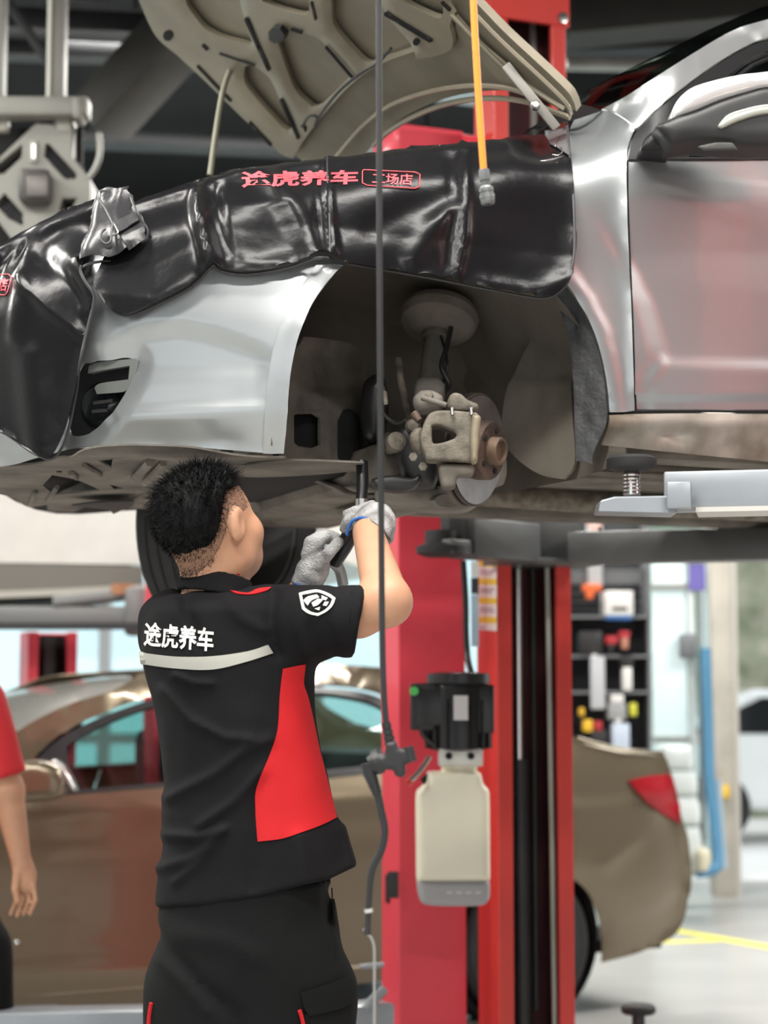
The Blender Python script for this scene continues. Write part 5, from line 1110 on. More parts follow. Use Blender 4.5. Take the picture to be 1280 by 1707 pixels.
# its lift
vl = empty('lift_post', at(85, 1200, 9.0) * V(1, 1, 0), 'distant red lift post with grey arms under the cream van', 'lift post')
vb0 = at(86, 1200, 9.0); vb0[2] = 0
channel('post', vb0, .235, .2, 1.64, 0, M_red, vl, lip=.05)
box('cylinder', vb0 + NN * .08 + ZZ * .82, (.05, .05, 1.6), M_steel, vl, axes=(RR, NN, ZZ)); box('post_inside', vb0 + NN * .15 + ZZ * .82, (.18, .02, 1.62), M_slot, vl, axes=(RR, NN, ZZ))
M_arm3 = mat('arm_dull', (.20, .205, .205), .45, .2)
box('swing_arm', at(105, 1030, 8.8), (.66, .13, .10), M_arm3, vl, bevel=.01); box('swing_arm', at(-60, 1032, 8.85), (.5, .13, .09), M_arm3, vl, bevel=.01)
box('arm_end', at(226, 1020, 8.75), (.09, .13, .22), M_arm3, vl, bevel=.02); box('arm_bracket', at(110, 1044, 8.7), (.9, .08, .03), M_steel, vl)
tube('arm_pin', [at(90, 1005, 8.75), at(205, 992, 8.75)], .03, M_arm3, vl, sides=8)
lathe('lift_pad', [(0, 0), (.05, 0), (.05, .05), (0, .05)], at(203, 992, 8.75), ZZ, mat('pad_orange', (.42, .20, .10), .6), vl, seg=20)
v2 = empty('lift_post', at(262, 1200, 8.6) * V(1, 1, 0), 'distant crimson lift post just left of the mechanic shoulder', 'lift post')
vb1 = at(266, 1200, 8.6); vb1[2] = 0; channel('post', vb1, .15, .18, 2.1, 0, M_red, v2, lip=.04, face=-1)
# ================================================================ tool rack and doorway on the right
YR = 11.2
rack = empty('tool_rack', at(1025, 1250, YR) * V(1, 1, 0), 'dark tool rack with shelves behind the tall lift post', 'rack')
M_rack = mat('rack_dark', (.05, .055, .06), .6, .2, var=.1); M_shelf = mat('rack_shelf', (.22, .23, .24), .5, .4)
def rbox(name, x0, y0, x1, y1, m, dep=.05, Y=YR, parent=rack, bevel=0, dz=0):
    a, b = at(x0, y0, Y), at(x1, y1, Y); return box(name, ((a[0] + b[0]) / 2, Y + dep / 2, (a[2] + b[2]) / 2), (abs(b[0] - a[0]), dep, abs(a[2] - b[2])), m, parent, bevel=bevel)
rbox('back_panel', 940, 862, 1088, 1500, M_rack, .04, YR + .3)
for x in (945, 1084): rbox('rack_post', x - 3, 862, x + 3, 1546, M_shelf, .3)
for y in (1026, 1092, 1152, 1250, 1330): rbox('shelf', 942, y, 1086, y + 4, M_shelf, .3)
for k in range(10): rbox('peg_rail', 945, 890 + 14 * k, 1084, 891.5 + 14 * k, M_shelf, .01, YR + .28)
rbox('header_panel', 945, 950, 1084, 972, mat('rack_header', (.11, .115, .12), .5), .03, YR + .05)
def tool(name, label, parts, cat, Y=YR - .02, grp='tools on the rack'):
    e = empty(name, at(parts[0][1], parts[0][4], Y), label, cat, grp)
    for (nm, x0, y0, x1, y1, m, dep) in parts: rbox(nm, x0, y0, x1, y1, m, dep, Y, e, bevel=.008)
c_or, c_bk, c_rd, c_yl, c_bl, c_wh, c_gy, c_lb = (mat('plastic_orange', (.70, .13, .03), .5), M_black, mat('plastic_red', (.40, .02, .03), .5), mat('plastic_yellow', (.75, .45, .03), .5), mat('plastic_blue', (.05, .16, .42), .5), mat('plastic_white', (.70, .70, .68), .6), mat('plastic_grey', (.30, .31, .32), .6), mat('plastic_pale_blue', (.50, .58, .70), .5))
tool('cordless_tool', 'orange cordless tool hanging high on the tool rack', [('body', 972, 974, 1003, 986, c_or, .12), ('handle', 977, 984, 990, 998, c_or, .08)], 'tool')
tool('storage_box', 'white storage box with blue base on the rack', [('box', 1008, 985, 1056, 1026, c_wh, .25), ('base', 1010, 1026, 1054, 1033, c_bl, .26), ('box_print', 1020, 1012, 1046, 1018, c_or, .0)], 'box')
tool('drill', 'red and black drill beside the white storage box', [('body', 1010, 1060, 1030, 1074, c_rd, .1), ('grip', 1014, 1072, 1022, 1090, c_bk, .08)], 'tool')
tool('spray_gun', 'reddish spray gun hanging under the white storage box', [('body', 1032, 1052, 1050, 1064, c_rd, .1), ('cup', 1036, 1062, 1048, 1082, mat('cup_copper', (.45, .2, .14), .4), .1)], 'tool')
tool('cleaning_cloth', 'long pale cloth hanging from the rack shelf', [('cloth', 984, 1094, 1009, 1182, mat('cloth_grey', (.48, .49, .52), .9), .03), ('clip', 986, 1090, 996, 1096, c_wh, .04)], 'cloth')
tool('spray_bottle', 'white spray bottle with dark nozzle on the rack', [('bottle', 1038, 1112, 1054, 1151, c_wh, .1), ('nozzle', 1034, 1092, 1056, 1112, c_bk, .08)], 'bottle')
tool('oil_bottle', 'pale blue bottle standing on the lowest visible shelf', [('bottle', 1020, 1206, 1050, 1249, c_lb, .15), ('cap', 1026, 1196, 1036, 1206, c_wh, .08)], 'bottle')
tool('hand_tool', 'yellow handled tool at the left end of the shelf', [('handle', 966, 1180, 974, 1194, c_yl, .1), ('shaft', 972, 1200, 988, 1220, c_yl, .1)], 'tool')
tool('red_can', 'dark red and black can beside the yellow tool', [('can', 990, 1202, 1004, 1218, c_rd, .1), ('base', 986, 1218, 1012, 1249, c_bk, .14)], 'can')
tool('tape_roll', 'lime yellow tape roll hanging right of the spray bottle', [('roll', 1050, 1172, 1062, 1194, mat('plastic_lime', (.55, .55, .05), .5), .06), ('tape_core', 1054, 1180, 1058, 1186, c_bk, .07)], 'tape')
tool('small_box', 'small grey box with a white top on the middle shelf', [('box', 1014, 1172, 1044, 1200, c_gy, .2), ('paper', 1018, 1158, 1040, 1172, c_wh, .15)], 'box')
tool('tool_case', 'black tool case on the upper shelf of the rack', [('case', 966, 1052, 1004, 1091, c_bk, .2), ('latch', 980, 1058, 988, 1062, c_gy, .21)], 'case')
# notice on the rack side
nt = empty('notice_board', at(990, 900, YR), 'white notice with red no-smoking ring beside the lift post', 'sign')
rbox('board', 978, 862, 1004, 918, c_wh, .02, YR + .27, nt); rbox('board_lower', 980, 930, 1004, 975, mat('notice_grey', (.40, .41, .42), .6), .02, YR + .02, nt)
lathe('red_ring', [(.028, 0), (.036, 0), (.036, .004), (.028, .004), (.028, 0)], at(991, 872, YR + .262), V(0, -1, 0), c_or, nt, seg=24, cap=False)
# glazed door with white curtain panels
YD = 12.4
M_frost = mat('frosted_panel', (.66, .80, .82), .35, var=.06, vscale=2)
gd = struct(empty('door_1', at(1125, 1400, YD) * V(1, 1, 0)))
rbox('door_panel', 1086, 938, 1150, 1460, M_frost, .03, YD, gd)
for (x0, y0, x1, y1) in ((1086, 973, 1150, 981), (1086, 1228, 1152, 1234)): rbox('door_rail', x0, y0, x1, y1, M_gal, .05, YD - .02, gd)
rbox('door_stile', 1146, 938, 1164, 1460, mat('stile_pale', (.62, .67, .66), .5), .06, YD - .02, gd); rbox('door_stile', 1163, 938, 1176, 1460, M_gal, .08, YD - .04, gd)
rbox('door_edge', 1176, 938, 1188, 1460, mat('edge_glass', (.58, .68, .66), .3), .05, YD, gd)
rbox('door_closer', 1133, 1056, 1162, 1098, mat('closer_grey', (.14, .15, .16), .5), .08, YD - .12, gd, bevel=.02)
wp = empty('blue_banner', at(1160, 960, YD - .2), 'small violet-blue banner at the top of the glazed door', 'banner'); rbox('cloth', 1148, 938, 1176, 984, mat('banner_violet', (.12, .10, .34), .7), .02, YD - .045, wp); rbox('banner_bar', 1146, 934, 1178, 939, M_gal, .03, YD - .05, wp)
hz_ = empty('blue_hose', at(1185, 1400, YD), 'blue hose hanging down beside the beige door post', 'hose')
tube('hose_run', [at(1176, 1080, YD - .1), at(1180, 1200, YD - .1), at(1183, 1300, YD - .12), at(1192, 1380, YD - .15), at(1196, 1440, YD - .2), at(1180, 1452, YD - .25), at(1165, 1455, YD - .3)], .035, mat('hose_blue', (.08, .24, .40), .5), hz_, sides=10)
tube('hose_tail', [at(1196, 1300, YD - .05), at(1202, 1400, YD - .1), at(1206, 1448, YD - .15)], .025, mat('hose_pale_blue', (.35, .48, .58), .5), hz_, sides=10)
for i, (x, y, w, h, lab) in enumerate(((1123, 1262, 52, 42, 'topmost white sack stacked by the glazed door'), (1128, 1304, 54, 44, 'middle white sack stacked by the glazed door'), (1132, 1350, 56, 48, 'third white sack stacked by the glazed door'), (1134, 1412, 58, 74, 'bottom white sack stacked by the glazed door'))):
    tag(chunk('sack', [(x - w / 2, y + h / 2), (x - w / 2 - 2, y), (x - w / 2 + 4, y - h / 2), (x + w / 2 - 4, y - h / 2), (x + w / 2 + 2, y), (x + w / 2, y + h / 2)], YD - .5, .2, mat('sack_white', (.66, .72, .72), .7, var=.05), None, rnd=.06, h=.02), lab, 'sack', 'white sacks by the door')
tag(chunk('jug', [(1158, 1420), (1164, 1412), (1180, 1414), (1182, 1434), (1176, 1452), (1160, 1452)], YD - .7, .1, mat('jug_cream', (.66, .62, .48), .5), None, rnd=.04, h=.012), 'small cream jug on the floor by the blue hose', 'jug')
tag(chunk('floor_bin', [(1150, 1420), (1160, 1422), (1160, 1456), (1150, 1456)], YD - .55, .08, c_gy, None, rnd=.02, h=.012), 'small grey bin beside the cream jug', 'bin')
# ================================================================ mechanic
YT_ = 3.76
M_skin = mat('skin', (.52, .285, .178), .5, var=.08, vscale=14, sss=.12, spec=.35)
M_shirt = mat('shirt_black', (.0072, .0070, .0079), .85, bump=.25, bscale=600, var=.12, vscale=12, spec=.16)
M_sred = mat('shirt_red', (.50, .016, .020), .8, bump=.2, bscale=600, spec=.2)
M_trs = mat('trouser_black', (.0062, .0072, .0071), .85, bump=.2, bscale=500, spec=.16, var=.1, vscale=10)
M_hair = mat('black_hair', (.0045, .0045, .005), .6, spec=.18)
M_fade = mat('short_hair_fade', (.35, .20, .132), .8, vscale=300, col2=(.24, .142, .098), spec=.2)
M_glove = mat('grey_knit_glove', (.50, .50, .50), .9, vscale=22, col2=(.20, .195, .19), bump=.6, bscale=260, detail=6)
M_cuff = mat('glove_cuff_blue', (.03, .12, .42), .8)
M_refl = mat('reflective_stripe', (.36, .36, .32), .5, .25)
M_wprint = mat('white_print', (.66, .66, .62), .6)
mech = empty('person', at(400, 1700, YT_) * V(1, 1, 0), 'mechanic in black and red work shirt and grey gloves reaching up under the car', 'person')
rows = [(982, 330, 402), (986, 312, 416), (992, 280, 440), (1000, 260, 462), (1020, 247, 486), (1045, 238, 503), (1080, 233, 515), (1105, 234, 520), (1140, 243, 523), (1197, 259, 527), (1252, 270, 534), (1314, 274, 549), (1357, 268, 559), (1404, 271, 574), (1451, 262, 592), (1525, 258, 606)]
RZ = np.array([at(400, r_[0], YT_)[2] for r_ in rows])[::-1]
RCX = np.array([(at(r_[1], r_[0], YT_)[0] + at(r_[2], r_[0], YT_)[0]) / 2 for r_ in rows])[::-1]
RA = np.array([(at(r_[2], r_[0], YT_)[0] - at(r_[1], r_[0], YT_)[0]) / 2 for r_ in rows])[::-1]
RB = np.interp(RZ, [RZ[0], RZ[4], RZ[8], RZ[11], RZ[13], RZ[15]], [.150, .135, .135, .125, .095, .055])
RCY = np.interp(RZ, [RZ[0], RZ[6], RZ[12], RZ[15]], [YT_ + .02, YT_ + .02, YT_ + .03, YT_ + .02])
def torso(P, sh=0.0):
    z = P[:, 2]; cx = np.interp(z, RZ, RCX); a = np.interp(z, RZ, RA) - sh; cy = np.interp(z, RZ, RCY); b = np.interp(z, RZ, RB) - sh
    e = np.power((np.abs(P[:, 0] - cx) / a) ** 2.3 + (np.abs(P[:, 1] - cy) / b) ** 2.3, 1 / 2.3)
    return np.maximum((e - 1) * np.minimum(a, b), z - (RZ[-1] - sh))
RSH, REL, RWR = at(455, 1040, 3.75), at(645, 1003, 3.66), at(613, 888, 3.83)
LSH, LEL, LWR = at(290, 1045, 3.86), at(420, 1080, 4.08), at(510, 980, 4.0)
FOLDS = [([(270, 1150), (317, 1201), (376, 1230), (419, 1232)], 8, .007), ([(278, 1330), (356, 1291), (403, 1252), (450, 1232)], 9, .006), ([(330, 1376), (387, 1338), (434, 1287)], 8, .006), ([(274, 1392), (329, 1396), (376, 1381)], 8, .006),
         ([(262, 1447), (317, 1432), (368, 1389)], 8, .005), ([(290, 1470), (330, 1440), (350, 1415)], 7, .004), ([(306, 985), (312, 1020), (332, 1062)], 9, -.007), ([(290, 1125), (320, 1138), (352, 1140)], 6, .005), ([(455, 990), (450, 1040), (462, 1090)], 10, -.006),
         ([(520, 1000), (500, 1050), (515, 1095)], 12, .005), ([(560, 985), (548, 1040), (560, 1090)], 10, -.004), ([(380, 1000), (400, 1030), (440, 1050)], 10, .005), ([(440, 1300), (425, 1360), (420, 1480)], 12, -.004), ([(500, 1400), (510, 1470)], 14, .006), ([(575, 1380), (590, 1440)], 12, .006)]
def shirt_fn(P):
    d = torso(P)
    sl = s_caps(P, RSH, at(660, 1035, 3.66), .078, .0650); px, py = proj(P)
    cut = ((px - 607) * .989 + (py - 979) * .149) / 860.0          # cuff plane
    d = smin(d, smax(sl, cut, .004), .05)
    d = smin(d, s_caps(P, LSH, LEL * .75 + LSH * .25, .075, .068), .05)
    d = d - 1.7 * sum(px_ridge(P, l, w, a) for l, w, a in FOLDS) - .0022 * vnoise(P, 26, 3) - .0035 * vnoise(P, 11, 5)
    hem = np.interp(px, [255, 356, 434, 512, 548, 592, 610], [1513, 1508, 1494, 1474, 1466, 1445, 1440])
    return smax(d, (py - hem) / 853, .004)
lo = np.minimum(at(225, 1530, 3.7), at(225, 955, 3.7)) + V(-.01, 0, 0); hi = at(615, 950, 3.7)
shirt = sdf('shirt', shirt_fn, (lo[0], 3.55, lo[2]), (hi[0] + .02, 4.16, hi[2]), .0058, M_shirt, mech, smooth_it=2)
# head frame
ph, pt_ = math.radians(50), math.radians(17)
f0 = V(math.cos(ph), math.sin(ph), 0); HRt = V(math.sin(ph), -math.cos(ph), 0); HF = f0 * math.cos(pt_) + ZZ * math.sin(pt_); HU = ZZ * math.cos(pt_) - f0 * math.sin(pt_)
HC = at(347, 873, 3.74); HX = (HF, HRt, HU)
def hloc(f, r, u): return HC + HF * f + HRt * r + HU * u
def head(P):
    d = s_ell(P, hloc(-.006, 0, .016), (.100, .078, .087), HX)
    d = smin(d, s_ell(P, hloc(.036, 0, -.050), (.072, .064, .072), HX), .04)
    d = smin(d, s_ell(P, hloc(.066, 0, -.090), (.036, .042, .034), HX), .035)
    for s in (-1, 1):
        d = smin(d, s_ell(P, hloc(.060, .042 * s, -.034), (.034, .028, .030), HX), .02)         # cheek
        d = smin(d, s_ell(P, hloc(.010, .052 * s, -.075), (.036, .018, .028), HX), .025)        # jaw angle
        d = smax(d, -s_ell(P, hloc(.094, .031 * s, .0), (.014, .018, .011), HX), .012)          # eye socket
        d = smin(d, s_ell(P, hloc(.080, .031 * s, .0), (.012, .014, .009), HX), .006)           # eyeball and lid
        ear = s_ell(P, hloc(-.004, .083 * s, -.006), (.021, .011, .036), (unit(HF - .25 * HU), HRt, unit(HU + .25 * HF)))
        ear = smax(ear, -s_ell(P, hloc(.004, .094 * s, -.004), (.011, .008, .022), HX), .006); d = smin(d, ear, .008)
    d = smin(d, s_caps(P, hloc(.092, 0, .004), hloc(.112, 0, -.034), .008, .013), .012)           # nose
    d = smin(d, s_ell(P, hloc(.090, 0, -.066), (.012, .022, .007), HX), .008)                     # lips
    return smax(d, -s_ell(P, hloc(.104, 0, -.0665), (.010, .022, .0018), HX), .003)
def body_fn(P):
    d = smax(torso(P, .022), at(400, 1400, YT_)[2] - P[:, 2], .02)
    nk = s_caps(P, hloc(-.022, 0, -.045), at(360, 990, 3.78), .056, .066); d = smin(d, nk, .03); d = smin(d, head(P), .022)
    d = smin(d, smin(smin(s_caps(P, RSH, at(598, 1024, 3.69), .054, .042), s_caps(P, at(598, 1024, 3.69), REL, .042, .044), .02), s_caps(P, REL, RWR, .0455, .031), .022), .03)
    d = smin(d, smin(s_caps(P, LSH, LEL, .055, .044), s_caps(P, LEL, LWR, .044, .030), .02), .03)
    return d
b0, b1 = at(240, 1480, 3.7), at(695, 765, 3.7)
body = sdf('body', body_fn, (b0[0], 3.56, b0[2]), (b1[0], 4.2, b1[2] + .03), .0052, M_skin, mech, smooth_it=1)
# hair: thick crown, clipped sides
def hair_base(P, th): return s_ell(P, hloc(-.006, 0, .016), (.100 + th, .078 + th, .087 + th), HX)
def hairline(P):
    q = P - HC; f, r, u = q @ HF, q @ HRt, q @ HU
    return f, r, u, np.interp(f, [-.12, -.085, -.066, -.046, -.026, 0, .04, .09], [-.094, -.092, -.062, -.004, .042, .060, .067, .070])
def hair_fn(P):
    f, r, u, hl = hairline(P); top = np.clip((u + .02) / .10, 0, 1)
    d = s_ell(P, hloc(-.010, 0, .018), (.106, .083, .091), HX) - .005 * top - .0028 * vnoise(P * V(1, 1, .45), 120, 2) * (.3 + top) - .003 * vnoise(P, 40, 6)
    return smax(d, hl - u, .016)
hm, hM = HC - .17, HC + .17
hair = sdf('hair', hair_fn, hm, hM, .0036, M_hair, mech, smooth_it=0, label='short black hair')
hv = np.array([v.co[:] for v in hair.data.vertices]); hq = hv - HC; hnn = hv - hloc(-.01, 0, .02); hnn /= np.linalg.norm(hnn, axis=1)[:, None]
cand = np.where((hq @ HU) > -.055)[0]; rg = np.random.RandomState(5); pick = rg.choice(cand, 5200); SV, SF = [], []
swirl = -HF * .35 + HRt * .25 - HU * .15
for i_ in pick:
    lift = np.clip(((hq[i_] @ HU) + .03) / .11, .12, 1); d0 = unit(hnn[i_] * (.35 + .45 * lift) + swirl * (1.0 - .3 * lift) + rg.normal(0, .28, 3)); L_ = .008 + .014 * lift * rg.rand()
    d1 = unit(d0 + swirl * .5 - ZZ * .25 + rg.normal(0, .15, 3)); s1 = unit(np.cross(d0, hnn[i_] + .01)) * .0007; p0_ = hv[i_] - hnn[i_] * .003; k0 = len(SV); s2 = np.cross(d0, s1)
    SV += [p0_ - s1, p0_ + s1, p0_ + s2, p0_ + d0 * L_ - s1 * .8, p0_ + d0 * L_ + s1 * .8, p0_ + d0 * L_ + s2 * .8, p0_ + d0 * L_ + d1 * L_ * .8]
    SF += [(k0, k0 + 1, k0 + 4, k0 + 3), (k0 + 1, k0 + 2, k0 + 5, k0 + 4), (k0 + 2, k0, k0 + 3, k0 + 5), (k0 + 3, k0 + 4, k0 + 6), (k0 + 4, k0 + 5, k0 + 6), (k0 + 5, k0 + 3, k0 + 6)]
fdv = np.array([v.co[:] for v in body.data.vertices]); ff, fr_, fu, fh = hairline(fdv); rt_ = np.hypot((fdv - HC) @ HF, (fdv - HC) @ HRt)
band = np.where((fu < fh + .01) & (fu > fh - .055) & (ff < .06) & (ff > -.13) & (rt_ > .045) & (np.abs(fr_) < .0825))[0]; fnn = fdv - hloc(0, 0, 0); fnn /= np.linalg.norm(fnn, axis=1)[:, None]
for i_ in rg.choice(band, 9000):
    if rg.rand() > 1 - (fh[i_] - fu[i_]) / .052: continue
    d0 = unit(fnn[i_] * .4 - ZZ * .5 + rg.normal(0, .3, 3)); s1 = unit(np.cross(d0, fnn[i_] + .01)) * .0006; p0_ = fdv[i_] + rg.normal(0, .0025, 3) - fnn[i_] * .001; k0 = len(SV)
    SV += [p0_ - s1, p0_ + s1, p0_ + d0 * (.004 + .004 * rg.rand())]; SF += [(k0, k0 + 1, k0 + 2)]
hst = mesh('hair_strands', SV, SF, M_hair, hair); hst['kind'] = 'stuff'
def fade_fn(P):
    f, r, u, hl = hairline(P); d = hair_base(P, .0014); d = smin(d, s_caps(P, hloc(-.022, 0, -.045), at(360, 990, 3.78), .0575, .066), .03)
    return smax(smax(d, (hl - np.interp(f, [-.1, -.066, -.04, .05], [.006, .020, .050, .056])) - u, .004), f - .055, .004)
sdf('hair_sides', fade_fn, hm, hM, .0042, M_fade, mech, label='closely clipped hair at the side of the head')
# collar
cc = at(360, 978, 3.77)
def collar_fn(P):
    q = P - cc; zz = q[:, 2] + .17 * q[:, 0] + .10 * q[:, 1]; e = np.hypot(q[:, 0], q[:, 1] * .95)
    return np.maximum(np.abs(e - (.069 - .16 * zz)) - .0045, np.abs(zz) - .022)
col_ = sdf('collar', collar_fn, cc - .10, cc + .10, .0040, M_shirt, mech)
cpp = []
for t_ in np.linspace(math.radians(180), math.radians(318), 12):
    x_, y_ = .0660 * math.cos(t_), .0690 * math.sin(t_); cpp.append(cc + V(x_, y_, .0250 - .17 * x_ - .10 * y_))
tube('collar_piping', cpp, .0024, M_sred, col_, sides=6)
sh_s = bvh_surf([shirt, col_])
trace('side_panel', [(471, 1115), (509, 1107), (505, 1139), (512, 1162), (522, 1205), (532, 1252), (548, 1314), (560, 1363), (540, 1373), (505, 1387), (470, 1398), (430, 1403), (426, 1353), (427, 1314), (450, 1256), (462, 1217), (466, 1158)], sh_s, M_sred, shirt, step=9, thick=.002, off=.0025, label='red side panel of the shirt')
trace('reflective_stripe', [(233, 1087), (259, 1091), (300, 1095), (356, 1094), (412, 1086), (446, 1075), (454, 1089), (412, 1103), (356, 1116), (300, 1115), (259, 1110), (235, 1106)], sh_s, M_refl, shirt, step=8, thick=.002, off=.0025, label='grey reflective stripe')
trace('shoulder_piping', [(384, 986), (412, 990), (430, 983), (452, 980), (444, 986), (420, 992), (396, 991)], sh_s, M_sred, shirt, step=6, thick=.002, off=.003)
pass
lettering('back_lettering', '途虎养车', [(241, 1036), (357, 1047), (355, 1087), (239, 1077)], sh_s, M_wprint, shirt, off=.0035, bold=.025, cuts=2)
shield = [(499, 990), (512, 987), (530, 985), (548, 991), (560, 998), (555, 1010), (544, 1020), (530, 1027), (514, 1023), (505, 1016)]
shin = [(504, 993), (516, 991), (530, 989), (546, 995), (554, 1000), (550, 1009), (541, 1017), (530, 1022), (517, 1019), (509, 1013)]
em = trace('sleeve_emblem', shield, sh_s, M_wprint, shirt, step=5, thick=.0015, off=.003, holes=[shin], label='white shield emblem on the sleeve')
for q in ([(507, 1002), (514, 996), (528, 993), (532, 997), (520, 1002), (514, 1010)], [(520, 1006), (530, 999), (538, 1001), (530, 1009), (522, 1012)], [(536, 994), (546, 998), (543, 1002), (536, 1000)], [(541, 1004), (548, 1004), (544, 1011), (538, 1010)], [(524, 1015), (534, 1012), (532, 1018)]): trace('emblem_mark', q, sh_s, M_wprint, em, step=5, thick=.0015, off=.003)
edge_tube('sleeve_seam', [(586, 988), (582, 1036), (572, 1090)], sh_s, .0012, M_trs, shirt, off=.001)
# ---- trousers
trow = [(1462, 266, 552), (1512, 263, 560), (1541, 259, 563), (1588, 259, 569), (1635, 252, 582), (1680, 247, 582), (1730, 246, 580)]
TZ = np.array([at(400, r_[0], YT_)[2] for r_ in trow])[::-1]; TX = np.array([(at(r_[1], r_[0], YT_)[0] + at(r_[2], r_[0], YT_)[0]) / 2 for r_ in trow])[::-1]; TA = np.array([(at(r_[2], r_[0], YT_)[0] - at(r_[1], r_[0], YT_)[0]) / 2 for r_ in trow])[::-1]
TF = [([(258, 1545), (300, 1602), (350, 1655), (395, 1690), (400, 1720)], 9, -.008), ([(262, 1600), (305, 1640), (345, 1690)], 8, .007), ([(300, 1560), (380, 1570), (430, 1600)], 16, .006), ([(545, 1480), (548, 1540)], 7, -.012)]
def trs_fn(P):
    z = P[:, 2]; cx = np.interp(z, TZ, TX); a = np.interp(z, TZ, TA)
    pel = (np.power((np.abs(P[:, 0] - cx) / a) ** 2.4 + (np.abs(P[:, 1] - YT_ - .025) / .145) ** 2.4, 1 / 2.4) - 1) * .14
    pel = smax(smax(pel, z - TZ[-1], .01), TZ[0] - .02 - z, .02)
    d = pel
    for hx, kx, fx in ((325, 318, 316), (505, 500, 498)):
        H, K, A = at(hx, 1660, YT_ + .02), at(kx, 1950, YT_ + .0), at(fx, 2235, YT_ + .03)
        d = smin(d, smin(s_caps(P, H, K, .100, .082), s_caps(P, K, A, .082, .075), .03), .03)
    d = d - sum(px_ridge(P, l, w, q) for l, w, q in TF) - .003 * vnoise(P, 15, 8)
    return smax(d, .05 - z, .01)
l_, h_ = at(225, 2280, 3.7), at(610, 1455, 3.7)
trs = sdf('trousers', trs_fn, (l_[0], 3.58, .0), (h_[0] + .02, 3.98, h_[2]), .0085, M_trs, mech, smooth_it=2)
tr_s = bvh_surf(trs)
trace('pocket_flap', [(499, 1655), (540, 1642), (576, 1628), (588, 1648), (578, 1668), (566, 1679), (512, 1692), (504, 1678)], tr_s, M_trs, trs, step=8, thick=.004, off=.010)
trace('pocket', [(506, 1690), (566, 1680), (580, 1668), (580, 1760), (512, 1770)], tr_s, M_trs, trs, step=12, thick=.004, off=.006)
edge_tube('pocket_piping', [(499, 1684), (503, 1696), (508, 1720)], tr_s, .004, M_sred, trs, off=.008)
edge_tube('side_piping', [(252, 1672), (249, 1690), (247, 1715)], tr_s, .004, M_sred, trs, off=.004)
edge_tube('side_seam', [(553, 1480), (556, 1530), (562, 1600)], tr_s, .0015, M_shirt, trs, off=.001)
for fx in (316, 498):
    A = at(fx, 2235, YT_ + .03)
    def shoe_fn(P, A=A):
        d = smin(s_ell(P, V(A[0] + .03, A[1] + .06, .045), (.052, .145, .055)), s_caps(P, V(A[0], A[1], .06), V(A[0], A[1], .13), .05, .055), .04)
        return smax(d, -P[:, 2] + .002, .004)
    sdf('shoe', shoe_fn, (A[0] - .1, A[1] - .14, -.02), (A[0] + .14, A[1] + .24, .2), .009, M_black, mech)
# ---- gloves: palm, four fingers, thumb
def fingers(P, d, chains, r, k=.008):
    for ch in chains:
        g = None
        for a, b in zip(ch[:-1], ch[1:]):
            c = s_caps(P, a, b, r, r * .93); g = c if g is None else smin(g, c, .004)
        d = smin(d, g, k)
    return d
rp_ = [[at(628 - 11 * k, 856 + 1 * abs(k - 1), 3.90 + .004 * k), at(619 - 13 * k, 843 + 5 * k, 3.925), at(605 - 9 * k, 850 + 8 * k, 3.955), at(600 - 6 * k, 866 + 7 * k, 3.95)] for k in range(4)]
def rglove(P):
    d = smin(s_ell(P, at(622, 874, 3.895), (.040, .040, .036)), s_caps(P, RWR + V(.012, 0, -.004), at(628, 868, 3.89), .036, .036), .02)
    d = smin(d, s_caps(P, at(640, 878, 3.87), at(645, 897, 3.875), .022, .014), .012)            # heel of the hand
    d = fingers(P, d, rp_, .0118); d = fingers(P, d, [[at(600, 872, 3.875), at(582, 868, 3.90), at(575, 880, 3.92)]], .0125)
    px, py = proj(P); cut = ((py - np.interp(px, [560, 579, 585, 603, 626, 640, 660], [905, 888, 871, 864, 873, 886, 912])) / 850)
    # the cuff opening faces the viewer, so the wrist shows in front of it
    d = smax(d, np.minimum(cut, (3.872 - P[:, 1])), .004)
    return d - .0012 * vnoise(P, 150, 3)
gl_r = sdf('glove', rglove, at(560, 920, 3.85) - V(.01, .08, .01), at(670, 828, 3.85) + V(.01, .15, .01), .0032, M_glove, mech, label='grey knit glove on the right hand')
tube('glove_cuff', [at(578, 892, 3.845), at(581, 880, 3.84), at(587, 869, 3.835), at(602, 863, 3.825), at(616, 867, 3.82), at(628, 875, 3.822), at(638, 888, 3.83), at(642, 902, 3.845)], .0032, M_cuff, gl_r, sides=8)
lp_ = [[at(510 + 7 * k, 924 - 6 * k, 3.955 - .002 * k), at(516 + 9 * k, 904 - 4 * k, 3.95), at(532 + 9 * k, 893 + 1 * k, 3.965), at(552 + 6 * k, 898 + 5 * k, 3.985)] for k in range(4)]
def lglove(P):
    d = smin(s_ell(P, at(527, 938, 3.965), (.028, .024, .040)), s_caps(P, LWR, at(518, 955, 3.98), .034, .032), .02)
    d = fingers(P, d, lp_, .0112); d = fingers(P, d, [[at(532, 944, 3.945), at(548, 922, 3.93), at(564, 904, 3.94)]], .0125)
    px, py = proj(P); return smax(d, (py - np.interp(px, [490, 510, 528], [974, 983, 990])) / 830, .004) - .0012 * vnoise(P, 150, 4)
gl_l = sdf('glove', lglove, at(485, 1000, 3.9) - V(.02, .06, .01), at(600, 875, 3.9) + V(.01, .18, .02), .0032, M_glove, mech, label='grey knit glove on the left hand')
tube('glove_cuff', [at(492, 970, 3.985), at(497, 976, 3.965), at(508, 982, 3.955), at(520, 987, 3.96), at(529, 990, 3.985)], .0042, M_cuff, gl_l, sides=8)
